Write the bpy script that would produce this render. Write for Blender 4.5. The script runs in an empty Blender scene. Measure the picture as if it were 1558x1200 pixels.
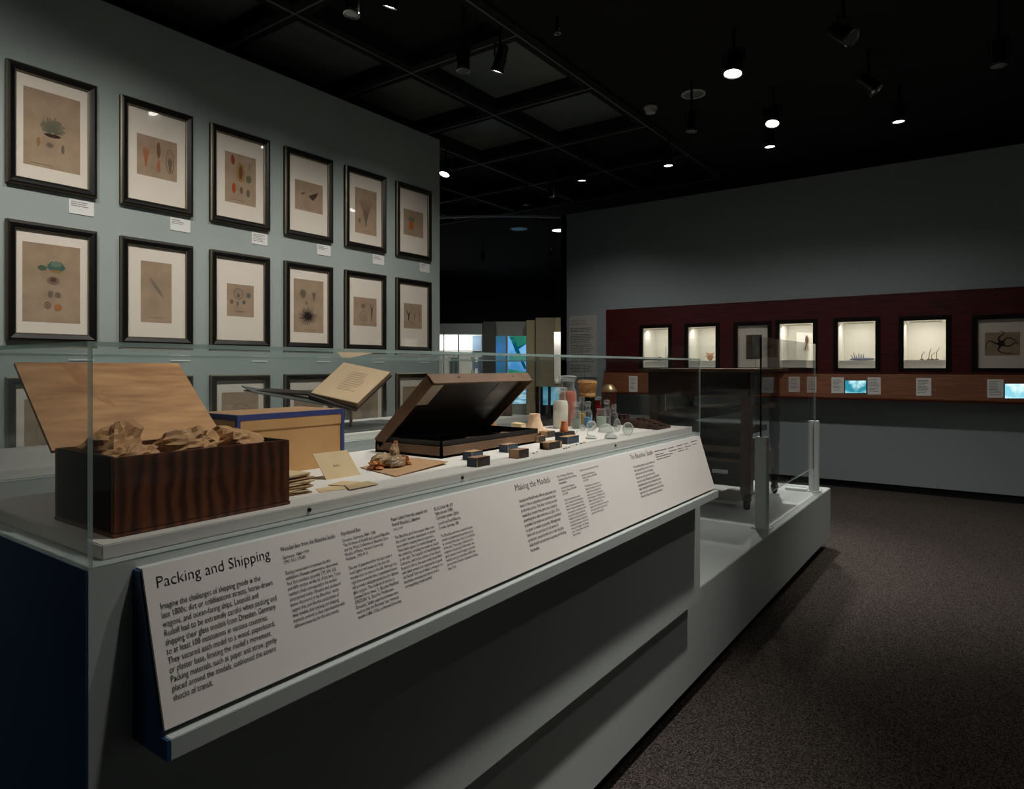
import bpy, bmesh, math, random
from mathutils import Vector, Matrix, noise as mnoise

random.seed(7)
scene = bpy.context.scene
COL = scene.collection

# ------------------------------------------------------------------ camera
H = 1.33                      # eye height; all "rel" heights below are relative to it
F = 1010.0; CX = 779.0; HY = 558.0; YAW = math.radians(35.71)
FWD = Vector((-math.sin(YAW), math.cos(YAW), 0)); RGT = Vector((math.cos(YAW), math.sin(YAW), 0)); UP = Vector((0, 0, 1))
cam_d = bpy.data.cameras.new('camera'); cam = bpy.data.objects.new('camera', cam_d); COL.objects.link(cam)
cam.location = (0, 0, H); cam.rotation_euler = (math.pi/2, 0, YAW)
cam_d.sensor_width = 36; cam_d.lens = 36*F/1558; cam_d.shift_y = -(600-HY)/1558
cam_d.clip_start = 0.02; cam_d.clip_end = 100
scene.camera = cam
# ------------------------------------------------------------------ world / exposure
w = bpy.data.worlds.new('world'); scene.world = w; w.use_nodes = True
w.node_tree.nodes['Background'].inputs[0].default_value = (0.55, 0.7, 0.75, 1)
w.node_tree.nodes['Background'].inputs[1].default_value = 0.012
scene.view_settings.view_transform = 'Standard'
scene.view_settings.look = 'None'
scene.view_settings.exposure = 0.3
scene.view_settings.gamma = 1.0
scene.view_settings.use_curve_mapping = False
try:
    scene.cycles.transparent_max_bounces = 40
    scene.cycles.max_bounces = 12
except Exception: pass

# spot beams: (lens position x, y, z) -> aim (x, y, z), watts, cone degrees, blend.   fixtures are built further down
TRACK_WALL = [  # washing the picture wall
    ((-2.84, 0.55), (-4.0, 1.05, 1.3), 78, 115), ((-2.84, 1.65), (-3.9, 1.9, 1.3), 62, 110),
    ((-2.84, 2.73), (-3.75, 2.95, 1.3), 62, 110), ((-2.84, 3.77), (-3.75, 3.9, 1.3), 60, 110)]
TRACK_CASE = [  # onto the exhibit case, from the aisle side
    ((-0.25, 1.05), (-1.15, 0.70, 1.1), 66, 50), ((-0.10, 1.75), (-1.05, 1.35, 1.1), 118, 50),
    ((-0.15, 2.55), (-1.08, 2.10, 1.1), 185, 48), ((-2.0, 1.9), (-2.1, 1.8, 1.1), 66, 55), ((-1.9, -1.3), (-1.3, .1, .0), 30, 42)]  # last spot is an added, unseen lamp brightening the blue end
TRACK_FAR = [   # along the far wall
    ((-1.70, 6.58), (-1.70, 6.70, 0), 34, 135), ((-2.72, 6.58), (-2.72, 6.68, 0), 22, 135),
    ((-3.73, 6.54), (-4.0, 6.85, 0), 60, 135), ((-0.63, 6.55), (-0.63, 6.66, 0), 34, 135)]
FILL_SIDE = [  # added, out of view: wash the wall across the aisle as soft fill
    ((4.3, 0.2), (5.5, 0.3, 1.2), 80, 110), ((4.3, 2.4), (5.5, 2.5, 1.2), 80, 110), ((4.3, 4.6), (5.5, 4.7, 1.2), 70, 110)]

# ------------------------------------------------------------------ pixel helpers (photo frame 1558 x 1200)
def ray(px, py): return FWD*F + RGT*(px-CX) + UP*(HY-py)
def on_x(px, py, X): d = ray(px, py); t = X/d.x; return Vector((X, d.y*t, d.z*t+H))
def on_y(px, py, Y): d = ray(px, py); t = Y/d.y; return Vector((d.x*t, Y, d.z*t+H))
def on_z(px, py, zrel): d = ray(px, py); t = zrel/d.z; return Vector((d.x*t, d.y*t, zrel+H))
def on_f(px, py, dep): return ray(px, py)*(dep/F) + Vector((0, 0, H))
def on_plane(px, py, p0, n):
    d = ray(px, py); o = Vector((0, 0, H)); t = (p0-o).dot(n)/d.dot(n); return o+d*t

# ------------------------------------------------------------------ materials
def lin(c):
    def f(v):
        v /= 255.0
        return v/12.92 if v <= .04045 else ((v+.055)/1.055)**2.4
    return (f(c[0]), f(c[1]), f(c[2]), 1)
MATS = {}
def mat(name, c, rough=.6, metal=0, c2=None, nscale=8, stretch=(1, 1, 1), bump=0, bscale=40, spec=.5, detail=4, emit=None, es=0, ramp=(.35, .65)):
    if name in MATS: return MATS[name]
    m = bpy.data.materials.new(name); m.use_nodes = True; nt = m.node_tree; b = nt.nodes['Principled BSDF']
    b.inputs['Base Color'].default_value = lin(c); b.inputs['Roughness'].default_value = rough
    b.inputs['Metallic'].default_value = metal; b.inputs['Specular IOR Level'].default_value = spec
    tc = nt.nodes.new('ShaderNodeTexCoord'); mp = nt.nodes.new('ShaderNodeMapping'); mp.inputs['Scale'].default_value = stretch
    nt.links.new(tc.outputs['Object'], mp.inputs['Vector'])
    if c2 is not None:
        n = nt.nodes.new('ShaderNodeTexNoise'); n.inputs['Scale'].default_value = nscale; n.inputs['Detail'].default_value = detail
        nt.links.new(mp.outputs[0], n.inputs['Vector'])
        r = nt.nodes.new('ShaderNodeValToRGB'); r.color_ramp.elements[0].position = ramp[0]; r.color_ramp.elements[1].position = ramp[1]
        r.color_ramp.elements[0].color = lin(c); r.color_ramp.elements[1].color = lin(c2)
        nt.links.new(n.outputs['Fac'], r.inputs[0]); nt.links.new(r.outputs[0], b.inputs['Base Color'])
    if bump:
        n2 = nt.nodes.new('ShaderNodeTexNoise'); n2.inputs['Scale'].default_value = bscale; n2.inputs['Detail'].default_value = 6
        nt.links.new(mp.outputs[0], n2.inputs['Vector'])
        bp = nt.nodes.new('ShaderNodeBump'); bp.inputs['Strength'].default_value = bump; bp.inputs['Distance'].default_value = .01
        nt.links.new(n2.outputs['Fac'], bp.inputs['Height']); nt.links.new(bp.outputs[0], b.inputs['Normal'])
    if emit is not None:
        b.inputs['Emission Color'].default_value = lin(emit); b.inputs['Emission Strength'].default_value = es
    MATS[name] = m
    return m
def glass_mat(name, tint=(236, 244, 241), refl=.035, edge=.9, power=5.0):
    if name in MATS: return MATS[name]
    m = bpy.data.materials.new(name); m.use_nodes = True; nt = m.node_tree; nt.nodes.clear()
    out = nt.nodes.new('ShaderNodeOutputMaterial'); mix = nt.nodes.new('ShaderNodeMixShader')
    tr = nt.nodes.new('ShaderNodeBsdfTransparent'); tr.inputs[0].default_value = lin(tint)
    gl = nt.nodes.new('ShaderNodeBsdfGlossy'); gl.inputs['Roughness'].default_value = .0; gl.inputs[0].default_value = (1, 1, 1, 1)
    lw = nt.nodes.new('ShaderNodeLayerWeight'); lw.inputs[0].default_value = .5
    pw = nt.nodes.new('ShaderNodeMath'); pw.operation = 'POWER'; pw.inputs[1].default_value = power
    ma = nt.nodes.new('ShaderNodeMath'); ma.operation = 'MULTIPLY_ADD'; ma.inputs[1].default_value = edge; ma.inputs[2].default_value = refl
    ma.use_clamp = True
    L = nt.links
    L.new(lw.outputs['Facing'], pw.inputs[0]); L.new(pw.outputs[0], ma.inputs[0]); L.new(ma.outputs[0], mix.inputs[0])
    L.new(tr.outputs[0], mix.inputs[1]); L.new(gl.outputs[0], mix.inputs[2]); L.new(mix.outputs[0], out.inputs[0])
    MATS[name] = m
    return m
def solid_glass(name, c, rough=.0):
    if name in MATS: return MATS[name]
    m = mat(name, c, rough); b = m.node_tree.nodes['Principled BSDF']; b.inputs['Transmission Weight'].default_value = 1; b.inputs['IOR'].default_value = 1.45
    return m
def emis(name, c, s, c2=None, nscale=4, stretch=(1, 1, 1), rot=0):
    if name in MATS: return MATS[name]
    m = bpy.data.materials.new(name); m.use_nodes = True; nt = m.node_tree; nt.nodes.clear()
    out = nt.nodes.new('ShaderNodeOutputMaterial'); e = nt.nodes.new('ShaderNodeEmission'); e.inputs[0].default_value = lin(c); e.inputs[1].default_value = s
    if c2 is not None:
        tc = nt.nodes.new('ShaderNodeTexCoord'); mp = nt.nodes.new('ShaderNodeMapping'); mp.inputs['Scale'].default_value = stretch; mp.inputs['Rotation'].default_value = (0, rot, 0)
        n = nt.nodes.new('ShaderNodeTexNoise'); n.inputs['Scale'].default_value = nscale; n.inputs['Detail'].default_value = 3
        r = nt.nodes.new('ShaderNodeValToRGB'); r.color_ramp.elements[0].position = .42; r.color_ramp.elements[1].position = .58
        r.color_ramp.elements[0].color = lin(c); r.color_ramp.elements[1].color = lin(c2)
        nt.links.new(tc.outputs['Object'], mp.inputs['Vector']); nt.links.new(mp.outputs[0], n.inputs['Vector']); nt.links.new(n.outputs['Fac'], r.inputs[0]); nt.links.new(r.outputs[0], e.inputs[0])
    nt.links.new(e.outputs[0], out.inputs[0]); MATS[name] = m
    return m
def figured_wood(name, ca, cb, scale, dist, axis='X', rough=.45, stretch=(1, 1, 1)):
    m = mat(name, ca, rough); nt = m.node_tree; b = nt.nodes['Principled BSDF']
    tc = nt.nodes.new('ShaderNodeTexCoord'); mp = nt.nodes.new('ShaderNodeMapping'); mp.inputs['Scale'].default_value = stretch
    wv = nt.nodes.new('ShaderNodeTexWave'); wv.bands_direction = axis; wv.inputs['Scale'].default_value = scale; wv.inputs['Distortion'].default_value = dist
    wv.inputs['Detail'].default_value = 3; wv.inputs['Detail Scale'].default_value = 1.5
    n = nt.nodes.new('ShaderNodeTexNoise'); n.inputs['Scale'].default_value = 14; n.inputs['Detail'].default_value = 6
    mx = nt.nodes.new('ShaderNodeMath'); mx.operation = 'MULTIPLY'
    r = nt.nodes.new('ShaderNodeValToRGB'); r.color_ramp.elements[0].color = lin(ca); r.color_ramp.elements[1].color = lin(cb)
    r.color_ramp.elements[0].position = .05; r.color_ramp.elements[1].position = .6
    L = nt.links; L.new(tc.outputs['Object'], mp.inputs[0]); L.new(mp.outputs[0], wv.inputs['Vector']); L.new(mp.outputs[0], n.inputs['Vector'])
    L.new(wv.outputs['Fac'], mx.inputs[0]); L.new(n.outputs['Fac'], mx.inputs[1]); L.new(mx.outputs[0], r.inputs[0]); L.new(r.outputs[0], b.inputs['Base Color'])
    return m

M_wall = mat('wall paint', (162, 173, 169), .85, c2=(157, 168, 165), nscale=3, bump=.05, bscale=300)
M_wallr = mat('far wall paint', (154, 165, 167), .85, bump=.05, bscale=300)
M_black = mat('ceiling black', (10, 10, 11), .9)
M_cpanel = mat('ceiling panel', (104, 114, 114), .45, c2=(124, 126, 120), nscale=1.2, spec=.4)
M_carpet = mat('carpet', (44, 40, 38), .95, c2=(112, 104, 98), nscale=190, bump=.9, bscale=230, spec=.1, detail=2, ramp=(.4, .68))
M_case = mat('case paint', (176, 183, 181), .5, bump=.02, bscale=200)
M_deck = mat('deck paint', (226, 222, 215), .55, bump=.02, bscale=200)
M_blue = mat('blue paint', (12, 60, 104), .5)
M_kick = mat('toe kick', (12, 12, 12), .8)
M_panelw = mat('text panel', (222, 218, 213), .5)
M_ink = mat('ink', (22, 20, 20), .7)
M_inkg = mat('small print', (95, 92, 90), .8)
M_glass = glass_mat('vitrine glass', (253, 254, 254), .022)
def edge_mat():
    m = bpy.data.materials.new('glass edge'); m.use_nodes = True; nt = m.node_tree; b = nt.nodes['Principled BSDF']
    b.inputs['Base Color'].default_value = lin((186, 204, 200)); b.inputs['Roughness'].default_value = .12
    tr = nt.nodes.new('ShaderNodeBsdfTransparent'); tr.inputs[0].default_value = lin((225, 240, 236)); mx = nt.nodes.new('ShaderNodeMixShader'); mx.inputs[0].default_value = .55
    nt.links.new(tr.outputs[0], mx.inputs[1]); nt.links.new(b.outputs[0], mx.inputs[2]); nt.links.new(mx.outputs[0], nt.nodes['Material Output'].inputs[0])
    return m
M_gedge = edge_mat()
def milky(name, tint, lo, hi, power, base=(235, 238, 236)):
    """clear glass with a pale rim: transparent where seen face-on, pale and glossy towards the rim"""
    m = bpy.data.materials.new(name); m.use_nodes = True; nt = m.node_tree; b = nt.nodes['Principled BSDF']
    b.inputs['Base Color'].default_value = lin(base); b.inputs['Roughness'].default_value = .06; b.inputs['Specular IOR Level'].default_value = 1.0
    tr = nt.nodes.new('ShaderNodeBsdfTransparent'); tr.inputs[0].default_value = lin(tint); mx = nt.nodes.new('ShaderNodeMixShader')
    lw = nt.nodes.new('ShaderNodeLayerWeight'); lw.inputs[0].default_value = .5
    pw = nt.nodes.new('ShaderNodeMath'); pw.operation = 'POWER'; pw.inputs[1].default_value = power
    ma = nt.nodes.new('ShaderNodeMath'); ma.operation = 'MULTIPLY_ADD'; ma.inputs[1].default_value = hi; ma.inputs[2].default_value = lo; ma.use_clamp = True
    L = nt.links; L.new(lw.outputs['Facing'], pw.inputs[0]); L.new(pw.outputs[0], ma.inputs[0]); L.new(ma.outputs[0], mx.inputs[0])
    L.new(tr.outputs[0], mx.inputs[1]); L.new(b.outputs[0], mx.inputs[2]); L.new(mx.outputs[0], nt.nodes['Material Output'].inputs[0])
    return m
M_glaze = glass_mat('picture glazing', (254, 254, 254), .03)
M_frame = mat('black moulding', (13, 11, 10), .4, spec=.35)
M_gold = mat('gilt lip', (120, 112, 92), .35, .8)
M_mat = mat('mat board', (232, 223, 210), .9)
M_sheet = mat('old paper', (176, 152, 126), .9, c2=(158, 136, 112), nscale=9)
M_tag = mat('white card', (226, 226, 222), .8)
M_fixt = mat('fixture black', (22, 22, 23), .35)
M_chrome = mat('chrome', (190, 192, 195), .2, .9)
M_lens = emis('lamp lens', (255, 250, 238), 9)
M_lensoff = mat('unlit lens', (150, 152, 155), .25, .6)
M_ltgrey = mat('light grey plastic', (200, 198, 192), .5)
M_maroon = mat('maroon wood', (86, 11, 10), .5, c2=(54, 5, 5), nscale=4, stretch=(1, 1, 14))
M_rail = mat('cherry wood', (138, 78, 34), .5, c2=(112, 58, 24), nscale=5, stretch=(1, 1, 14))
M_white = mat('niche white', (235, 232, 222), .8)
M_walnut = figured_wood('curly walnut', (72, 38, 21), (124, 70, 39), 15, 5.5, 'Y', .4, (1, 1, .45))
M_shaded_wood = mat('shaded box end', (40, 23, 14), .6, spec=.2, c2=(30, 16, 10), nscale=12)  # shade on the box ends is put into this darker wood colour
M_pine = mat('pine lid', (206, 156, 100), .6, c2=(158, 106, 60), nscale=26, stretch=(2.2, .35, 2.2), bump=.25, bscale=40, ramp=(.3, .72))
M_stain = mat('pine stain', (168, 114, 64), .6, c2=(184, 132, 80), nscale=70)
M_kraft = mat('kraft paper', (176, 132, 88), .75, c2=(196, 152, 106), nscale=14, bump=.3, bscale=60)
M_kraft2 = mat('kraft sheet', (176, 138, 100), .8, c2=(186, 148, 110), nscale=20)
M_board = mat('paperboard', (202, 158, 104), .75, c2=(192, 146, 94), nscale=10)
M_tape = mat('blue tape', (50, 62, 120), .6)
M_env = mat('cream envelope', (214, 190, 150), .8, c2=(204, 178, 138), nscale=15)
M_dbrown = mat('dark brown card', (122, 92, 68), .65, c2=(104, 76, 55), nscale=12)
M_liner = mat('black liner', (14, 11, 10), .55, c2=(34, 24, 18), nscale=7)
M_tissue = mat('waxed tissue', (176, 146, 110), .22, c2=(120, 100, 78), nscale=34, bump=.5, bscale=90)
M_tissueo = mat('orange tissue', (190, 120, 62), .4, c2=(150, 86, 40), nscale=40)
M_desk = mat('desk wood', (40, 26, 20), .45, c2=(24, 15, 12), nscale=6, stretch=(1, 1, 6))
M_desk2 = mat('desk red wood', (92, 44, 28), .45, c2=(70, 32, 20), nscale=6, stretch=(1, 1, 6))
M_desktop = mat('desk top wood', (120, 92, 70), .6, c2=(90, 66, 50), nscale=10, stretch=(1, 5, 1))
M_leather = mat('bellows leather', (30, 27, 25), .4, bump=.3, bscale=60)
M_post = mat('post paint', (205, 210, 209), .45)

# ------------------------------------------------------------------ mesh helpers
def gbox(x0, x1, y0, y1, z0, z1):
    v = [(x, y, z) for z in (z0, z1) for x, y in ((x0, y0), (x1, y0), (x1, y1), (x0, y1))]
    return [Vector(p) for p in v], [(3, 2, 1, 0), (4, 5, 6, 7), (0, 1, 5, 4), (1, 2, 6, 5), (2, 3, 7, 6), (3, 0, 4, 7)]
def gjoin(*gs):
    V, Fc = [], []
    for v, f in gs:
        o = len(V); V += v; Fc += [tuple(i+o for i in t) for t in f]
    return V, Fc
def gx(g, m): return [m @ p for p in g[0]], g[1]
def glathe(prof, c=(0, 0, 0), n=20):
    V, Fc = [], []
    for r, z in prof:
        for i in range(n):
            a = 2*math.pi*i/n; V.append(Vector((c[0]+r*math.cos(a), c[1]+r*math.sin(a), c[2]+z)))
    for j in range(len(prof)-1):
        for i in range(n):
            k = (i+1) % n; Fc.append((j*n+i, j*n+k, (j+1)*n+k, (j+1)*n+i))
    Fc.append(tuple(range(n-1, -1, -1))); Fc.append(tuple((len(prof)-1)*n+i for i in range(n)))
    return V, Fc
def gtube(p0, p1, r0, r1=None, n=12):
    p0 = Vector(p0); p1 = Vector(p1); r1 = r0 if r1 is None else r1
    q = (p1-p0).to_track_quat('Z', 'Y').to_matrix().to_4x4(); L = (p1-p0).length
    return gx(glathe([(r0, 0), (r1, L)], n=n), Matrix.Translation(p0) @ q)
def gprism(poly, axis, a, b):
    """poly: 2-D points; axis 'y': (x,z) extruded along y; 'x': (y,z); 'z': (x,y)"""
    def P(u, v, w): return Vector((u, w, v)) if axis == 'y' else Vector((w, u, v)) if axis == 'x' else Vector((u, v, w))
    n = len(poly); V = [P(u, v, a) for u, v in poly] + [P(u, v, b) for u, v in poly]
    Fc = [tuple(range(n)), tuple(range(2*n-1, n-1, -1))] + [(i, i+n, (i+1) % n+n, (i+1) % n) for i in range(n)]
    return V, Fc
def gslab(corners, th):
    """four world corners -> slab thickened along -normal"""
    c = [Vector(p) for p in corners]; nrm = (c[1]-c[0]).cross(c[3]-c[0]).normalized()
    V = c + [p-nrm*th for p in c]
    return V, [(0, 1, 2, 3), (7, 6, 5, 4), (0, 4, 5, 1), (1, 5, 6, 2), (2, 6, 7, 3), (3, 7, 4, 0)]
def gellip(c, rx, ry, rz, seg=16, rings=9, zmin=-1.0):
    prof = []
    for i in range(rings+1):
        a = -math.pi/2+math.pi*i/rings; s = max(math.sin(a), zmin); prof.append((max(math.cos(a), 1e-4) if s > zmin or zmin > -1 else 1e-4, s))
    v, f = glathe(prof, n=seg)
    return [Vector((c[0]+p.x*rx, c[1]+p.y*ry, c[2]+p.z*rz)) for p in v], f
def origin(o):
    p = Vector((0, 0, 0))
    while o is not None: p += o.location; o = o.parent
    return p
def obj(name, g, m, parent=None, smooth=False, bevel=0, at=None, mats=None):
    V, Fc = g
    if parent is None:
        if at is None:
            zs = min(p.z for p in V); at = Vector((sum(p.x for p in V)/len(V), sum(p.y for p in V)/len(V), zs))
        off = Vector(at)
    else: off = origin(parent)
    me = bpy.data.meshes.new(name); me.from_pydata([tuple(p-off) for p in V], [], Fc); me.update()
    bm = bmesh.new(); bm.from_mesh(me); bmesh.ops.recalc_face_normals(bm, faces=bm.faces)
    if bevel: bmesh.ops.bevel(bm, geom=list(bm.edges), offset=bevel, segments=2, affect='EDGES', clamp_overlap=True)
    bm.to_mesh(me); bm.free()
    if smooth:
        for p in me.polygons: p.use_smooth = True
        try: me.set_sharp_from_angle(angle=math.radians(40))
        except Exception: pass
    me.materials.append(m)
    for mm in (mats or []): me.materials.append(mm)
    o = bpy.data.objects.new(name, me); COL.objects.link(o)
    if parent is None: o.location = off
    else: o.parent = parent
    return o
def tag(o, label, cat, group=None):
    o['label'] = label; o['category'] = cat
    if group: o['group'] = group
    return o
def thing(name, loc, label, cat, group=None):
    o = bpy.data.objects.new(name, None); o.empty_display_size = .05; COL.objects.link(o); o.location = loc
    return tag(o, label, cat, group)
def struct(name, g, m, label=None):
    o = obj(name, g, m); o['kind'] = 'structure'; o['label'] = label or name.replace('_', ' ')
    return o
def pane(name, x0, x1, y0, y1, z0, z1, parent, m=None):
    """glass plate: large faces glass, narrow faces the greenish polished edge"""
    o = obj(name, gbox(x0, x1, y0, y1, z0, z1), m or M_glass, parent, mats=[M_gedge])
    d = [x1-x0, y1-y0, z1-z0]; k = d.index(min(d))
    for p in o.data.polygons:
        if abs(p.normal[k]) < .9: p.material_index = 1
    return o
def greek(org, u, v, wid, n, pitch, th, seed=0, lift=None, short=.75):
    """rows of word-length marks for print too small to read"""
    rnd = random.Random(seed); V, Fc = [], []
    nrm = u.cross(v).normalized()*-.0006 if lift is None else lift
    for i in range(n):
        x = 0; end = wid*(rnd.uniform(short, 1))
        while x < end:
            wl = min(rnd.uniform(.05, .16)*wid, end-x)
            if wl <= .01*wid: break
            b = org+u*x+v*(i*pitch)+nrm; o = len(V)
            V += [b, b+u*wl, b+u*wl+v*th, b+v*th]; Fc.append((o, o+1, o+2, o+3)); x += wl+.025*wid
    return V, Fc
def text_geo(lines, size, space, res=2):
    cu = bpy.data.curves.new('t', 'FONT'); cu.body = '\n'.join(lines); cu.size = size; cu.space_line = space/size; cu.resolution_u = res; cu.offset = -size*(.011 if size > .015 else .002)
    o = bpy.data.objects.new('t', cu); COL.objects.link(o); bpy.context.view_layer.update()
    dg = bpy.context.evaluated_depsgraph_get(); me = bpy.data.meshes.new_from_object(o.evaluated_get(dg))
    V = [v.co.copy() for v in me.vertices]; Fc = [tuple(p.vertices) for p in me.polygons]
    bpy.data.objects.remove(o); bpy.data.curves.remove(cu); bpy.data.meshes.remove(me)
    return V, Fc

# ================================================================== setting
WX = -4.24; WEND = 4.72; WTOP = 2.156+H; FY = 8.085
struct('floor', gbox(-16, 6, -4, 24, -.06, 0), M_carpet, 'dark speckled carpet covering the gallery floor')
struct('wall_left', gbox(WX-.16, WX, -3.9, WEND, 0, WTOP), M_wall, 'pale blue-grey wall hung with rows of framed drawings')
struct('wall_back', gbox(-8, 6, -4, -3.9, 0, 4.0), M_wall, 'gallery wall behind the viewer')
struct('wall_side', gbox(5.9, 6, -3.9, 12, 0, 4.0), M_wallr, 'gallery wall to the right of the aisle')
# far wall in pieces round the recessed display wall
PXL = on_y(923, 500, FY).x; PT = .775+H; PB = -.35+H; WLX = on_y(853, 500, FY).x; BBZ = .08
fw = struct('wall_right', gjoin(gbox(WLX, 5.9, FY, FY+.18, PT, WTOP), gbox(WLX, PXL, FY, FY+.18, BBZ, PT), gbox(PXL, 5.9, FY, FY+.18, BBZ, PB),
            gbox(PXL, 5.9, FY+.62, FY+.72, BBZ, PT+.3), gbox(WLX, WLX+.1, FY, FY+.7, BBZ, WTOP)), M_wallr, 'dark blue-grey wall with the row of lit niches')
struct('baseboard_right', gbox(WLX+.03, 5.9, FY+.03, FY+.1, 0, BBZ), M_kick, 'black recessed baseboard under the far wall')

# ceiling: black slab, coffered part with dim panels on the left
ZG = 2.40+H
cl = struct('ceiling', gjoin(gbox(-2.77, 6, -4, 24, ZG+.02, ZG+.12), gbox(-16, -2.77, -4, 24, ZG+.3, ZG+.4), gbox(-16, -2.77, 8.3, 24, ZG+.02, ZG+.3)), M_black, 'black gallery ceiling with open coffers')
gxs = [-2.77-1.06*i for i in range(7)]; gys = [-.56+1.12*i for i in range(9)]
M_bedge = mat('beam edge', (120, 126, 126), .45, .2)
for i, X in enumerate(gxs):
    b = obj('beam', gbox(X-.07, X+.07, -4, 8.3, ZG, ZG+.3), M_black, cl)
    obj('edge_strip', gbox(X-.006, X+.006, -4, 8.3, ZG-.006, ZG), M_bedge, b)
for Y in gys:
    b = obj('beam', gbox(gxs[-1], gxs[0], Y-.07, Y+.07, ZG+.001, ZG+.299), M_black, cl)
    obj('edge_strip', gbox(gxs[-1], gxs[0], Y-.006, Y+.006, ZG-.0055, ZG+.001), M_bedge, b)
for i in range(6):
    for j in range(8):
        obj('panel', gbox(gxs[i+1]+.07, gxs[i]-.07, gys[j]+.07, gys[j+1]-.07, ZG+.12+.004*((i*7+j*3) % 4), ZG+.16), M_black if (gys[j] > 6.1 or (i == 0 and gys[j] < 3.8) or i > 3) else M_cpanel, cl)

# ================================================================== low plinth
PZ = -.891+H; PF = -.95
t = thing('display_plinth', (-1.7, 2.8, 0), 'long low pale grey plinth under the cases and the old desk', 'plinth')
obj('body', gbox(-2.62, PF, .40, 5.345, BBZ, PZ), M_case, t, bevel=.003)
obj('toe_kick', gbox(-2.54, PF-.07, .48, 5.27, 0, BBZ), M_kick, t)

# ================================================================== exhibit case in front
CF, CB, C0, C1 = -.90, -1.42, .358, 2.489
DZ = -.230+H; GB = -.25+H; GT = .0315+H
t = thing('exhibit_case', ((CF+CB)/2, (C0+C1)/2, PZ), 'long pale grey display case with dark blue end in front', 'display case')
obj('body', gbox(CB, CF, C0, C1, PZ, GB), M_case, t, bevel=.001)
obj('end_panel', gbox(CB+.001, CF-.001, C0-.0015, C0, PZ+.001, GB-.001), M_blue, t)
dk = obj('deck', gbox(CB+.02, CF-.028, C0+.028, C1-.010, GB, DZ), M_deck, t, bevel=.0015)
for px, py in ((703, 729), (936, 679), (470, 783)):
    p = on_x(px, py, CF-.028); obj('screw', gtube((CF-.029, p.y, GB+.010), (CF-.0255, p.y, GB+.010), .0035, n=10), M_fixt, dk)
th = .006
t = thing('glass_hood', ((CF+CB)/2, (C0+C1)/2, GB), 'clear glass hood covering the box, jars and matchboxes in front', 'glass cover')
pane('front_pane', CF-th, CF, C0+th, C1-th, GB, GT-th, t); pane('back_pane', CB, CB+th, C0+th, C1-th, GB, GT-th, t)
pane('end_pane', CB, CF, C0, C0+th, GB, GT-th, t); pane('end_pane', CB, CF, C1-th, C1, GB, GT-th, t)
pane('top_pane', CB, CF, C0, C1, GT-th, GT, t)

# reading rail with the text panel
RY0, RY1 = .411, 2.437
TPx, TPz, BPx, BPz = -.881, -.258+H, -.8235, -.4475+H
t = thing('reading_rail', (-.86, (RY0+RY1)/2, -.482+H), 'sloping white text rail headed Packing and Shipping on the case front', 'text panel')
obj('housing', gprism([(CF, -.482+H), (-.84, -.482+H), (BPx-.012, BPz), (TPx-.006, TPz-.002), (CF, TPz-.002)], 'y', RY0+.004, RY1), M_case, t)
obj('end_cap', gprism([(CF, -.481+H), (-.812, -.481+H), (-.813, -.456+H), (BPx-.004, -.456+H), (TPx-.004, TPz-.004), (CF, TPz-.004)], 'y', RY0, RY0+.004), M_blue, t)
obj('ledge', gbox(CF+.02, -.812, RY0+.004, RY1, -.482+H, -.455+H), M_case, t, bevel=.001)
vdir = (Vector((BPx, 0, BPz))-Vector((TPx, 0, TPz))).normalized(); pn = Vector((0, 1, 0)).cross(-vdir).normalized()
c0 = Vector((TPx, RY0+.003, TPz)); L_ = (Vector((BPx, 0, BPz))-Vector((TPx, 0, TPz))).length
W_ = RY1-RY0-.01; u_ = Vector((0, 1, 0))
tp = obj('text_board', gslab([c0, c0+vdir*L_, c0+vdir*L_+u_*W_, c0+u_*W_], .004), M_panelw, t)
tp['label'] = 'white printed text board'
def block(lines, first, right, last=None, size=None, wide=None, k=1.0, res=2):
    """first: pixel of first baseline start; right: pixel of the end of the widest line; last: pixel of last baseline start"""
    a = on_plane(*first, c0, pn); b = on_plane(*right, c0, pn)
    n = len(lines); sp = .01
    if last is not None and n > 1:
        e = on_plane(*last, c0, pn); sp = (e-a).dot(vdir)/(n-1); sh = (e-a).y
    s = size or sp*k
    V, Fc = text_geo(lines, s, sp, res)
    w0 = max(p.x for p in V); f = (b-a).y/w0
    return [a + pn*.0006 + u_*(p.x*f) - vdir*p.y for p in V], Fc
def lettering(*gs): obj('lettering', gjoin(*gs), M_ink, tp)
lettering(block(['Packing and Shipping'], (237.5, 895), (411.5, 851), size=.0215, res=3),
 block(['Imagine the challenges of shipping goods in the', 'late 1800s: dirt or cobblestone streets, horse-drawn', 'wagons, and ocean-faring ships. Leopold and',
  'Rudolf had to be extremely careful when packing and', 'shipping their glass models from Dresden, Germany', 'to at least 100 institutions in various countries.',
  'They secured each model to a wood, paperboard,', 'or plaster base, limiting the model’s movement.', 'Packing materials, such as paper and straw, gently',
  'placed around the models, cushioned the severe', 'shocks of transit.'], (244, 927), (421, 912), (265, 1066), res=3))
lettering(block(['Wooden Box from the Blaschka Studio'], (427, 839), (510, 818), size=.0095),
 block(['Germany, 1860–1930', 'CMC 93.3.175-B5'], (430, 851), (470.5, 841), (431.5, 858)),
 block(['During conservation treatment for this', 'exhibition, Museum conservators discovered', 'four faint numbers (possibly 579, 604, 630,', 'and 609) written on the lid of this box. These',
  'numbers likely correspond to the models', 'once packed inside. Wooden and cardboard', 'boxes discovered at the Blaschkas’ studio', 'suggest that, just like the construction of',
  'their models, their packing and shipping', 'methods evolved as they experimented with', 'different materials for the best results.'], (434, 874.6), (526, 915), (450, 955)))
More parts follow.
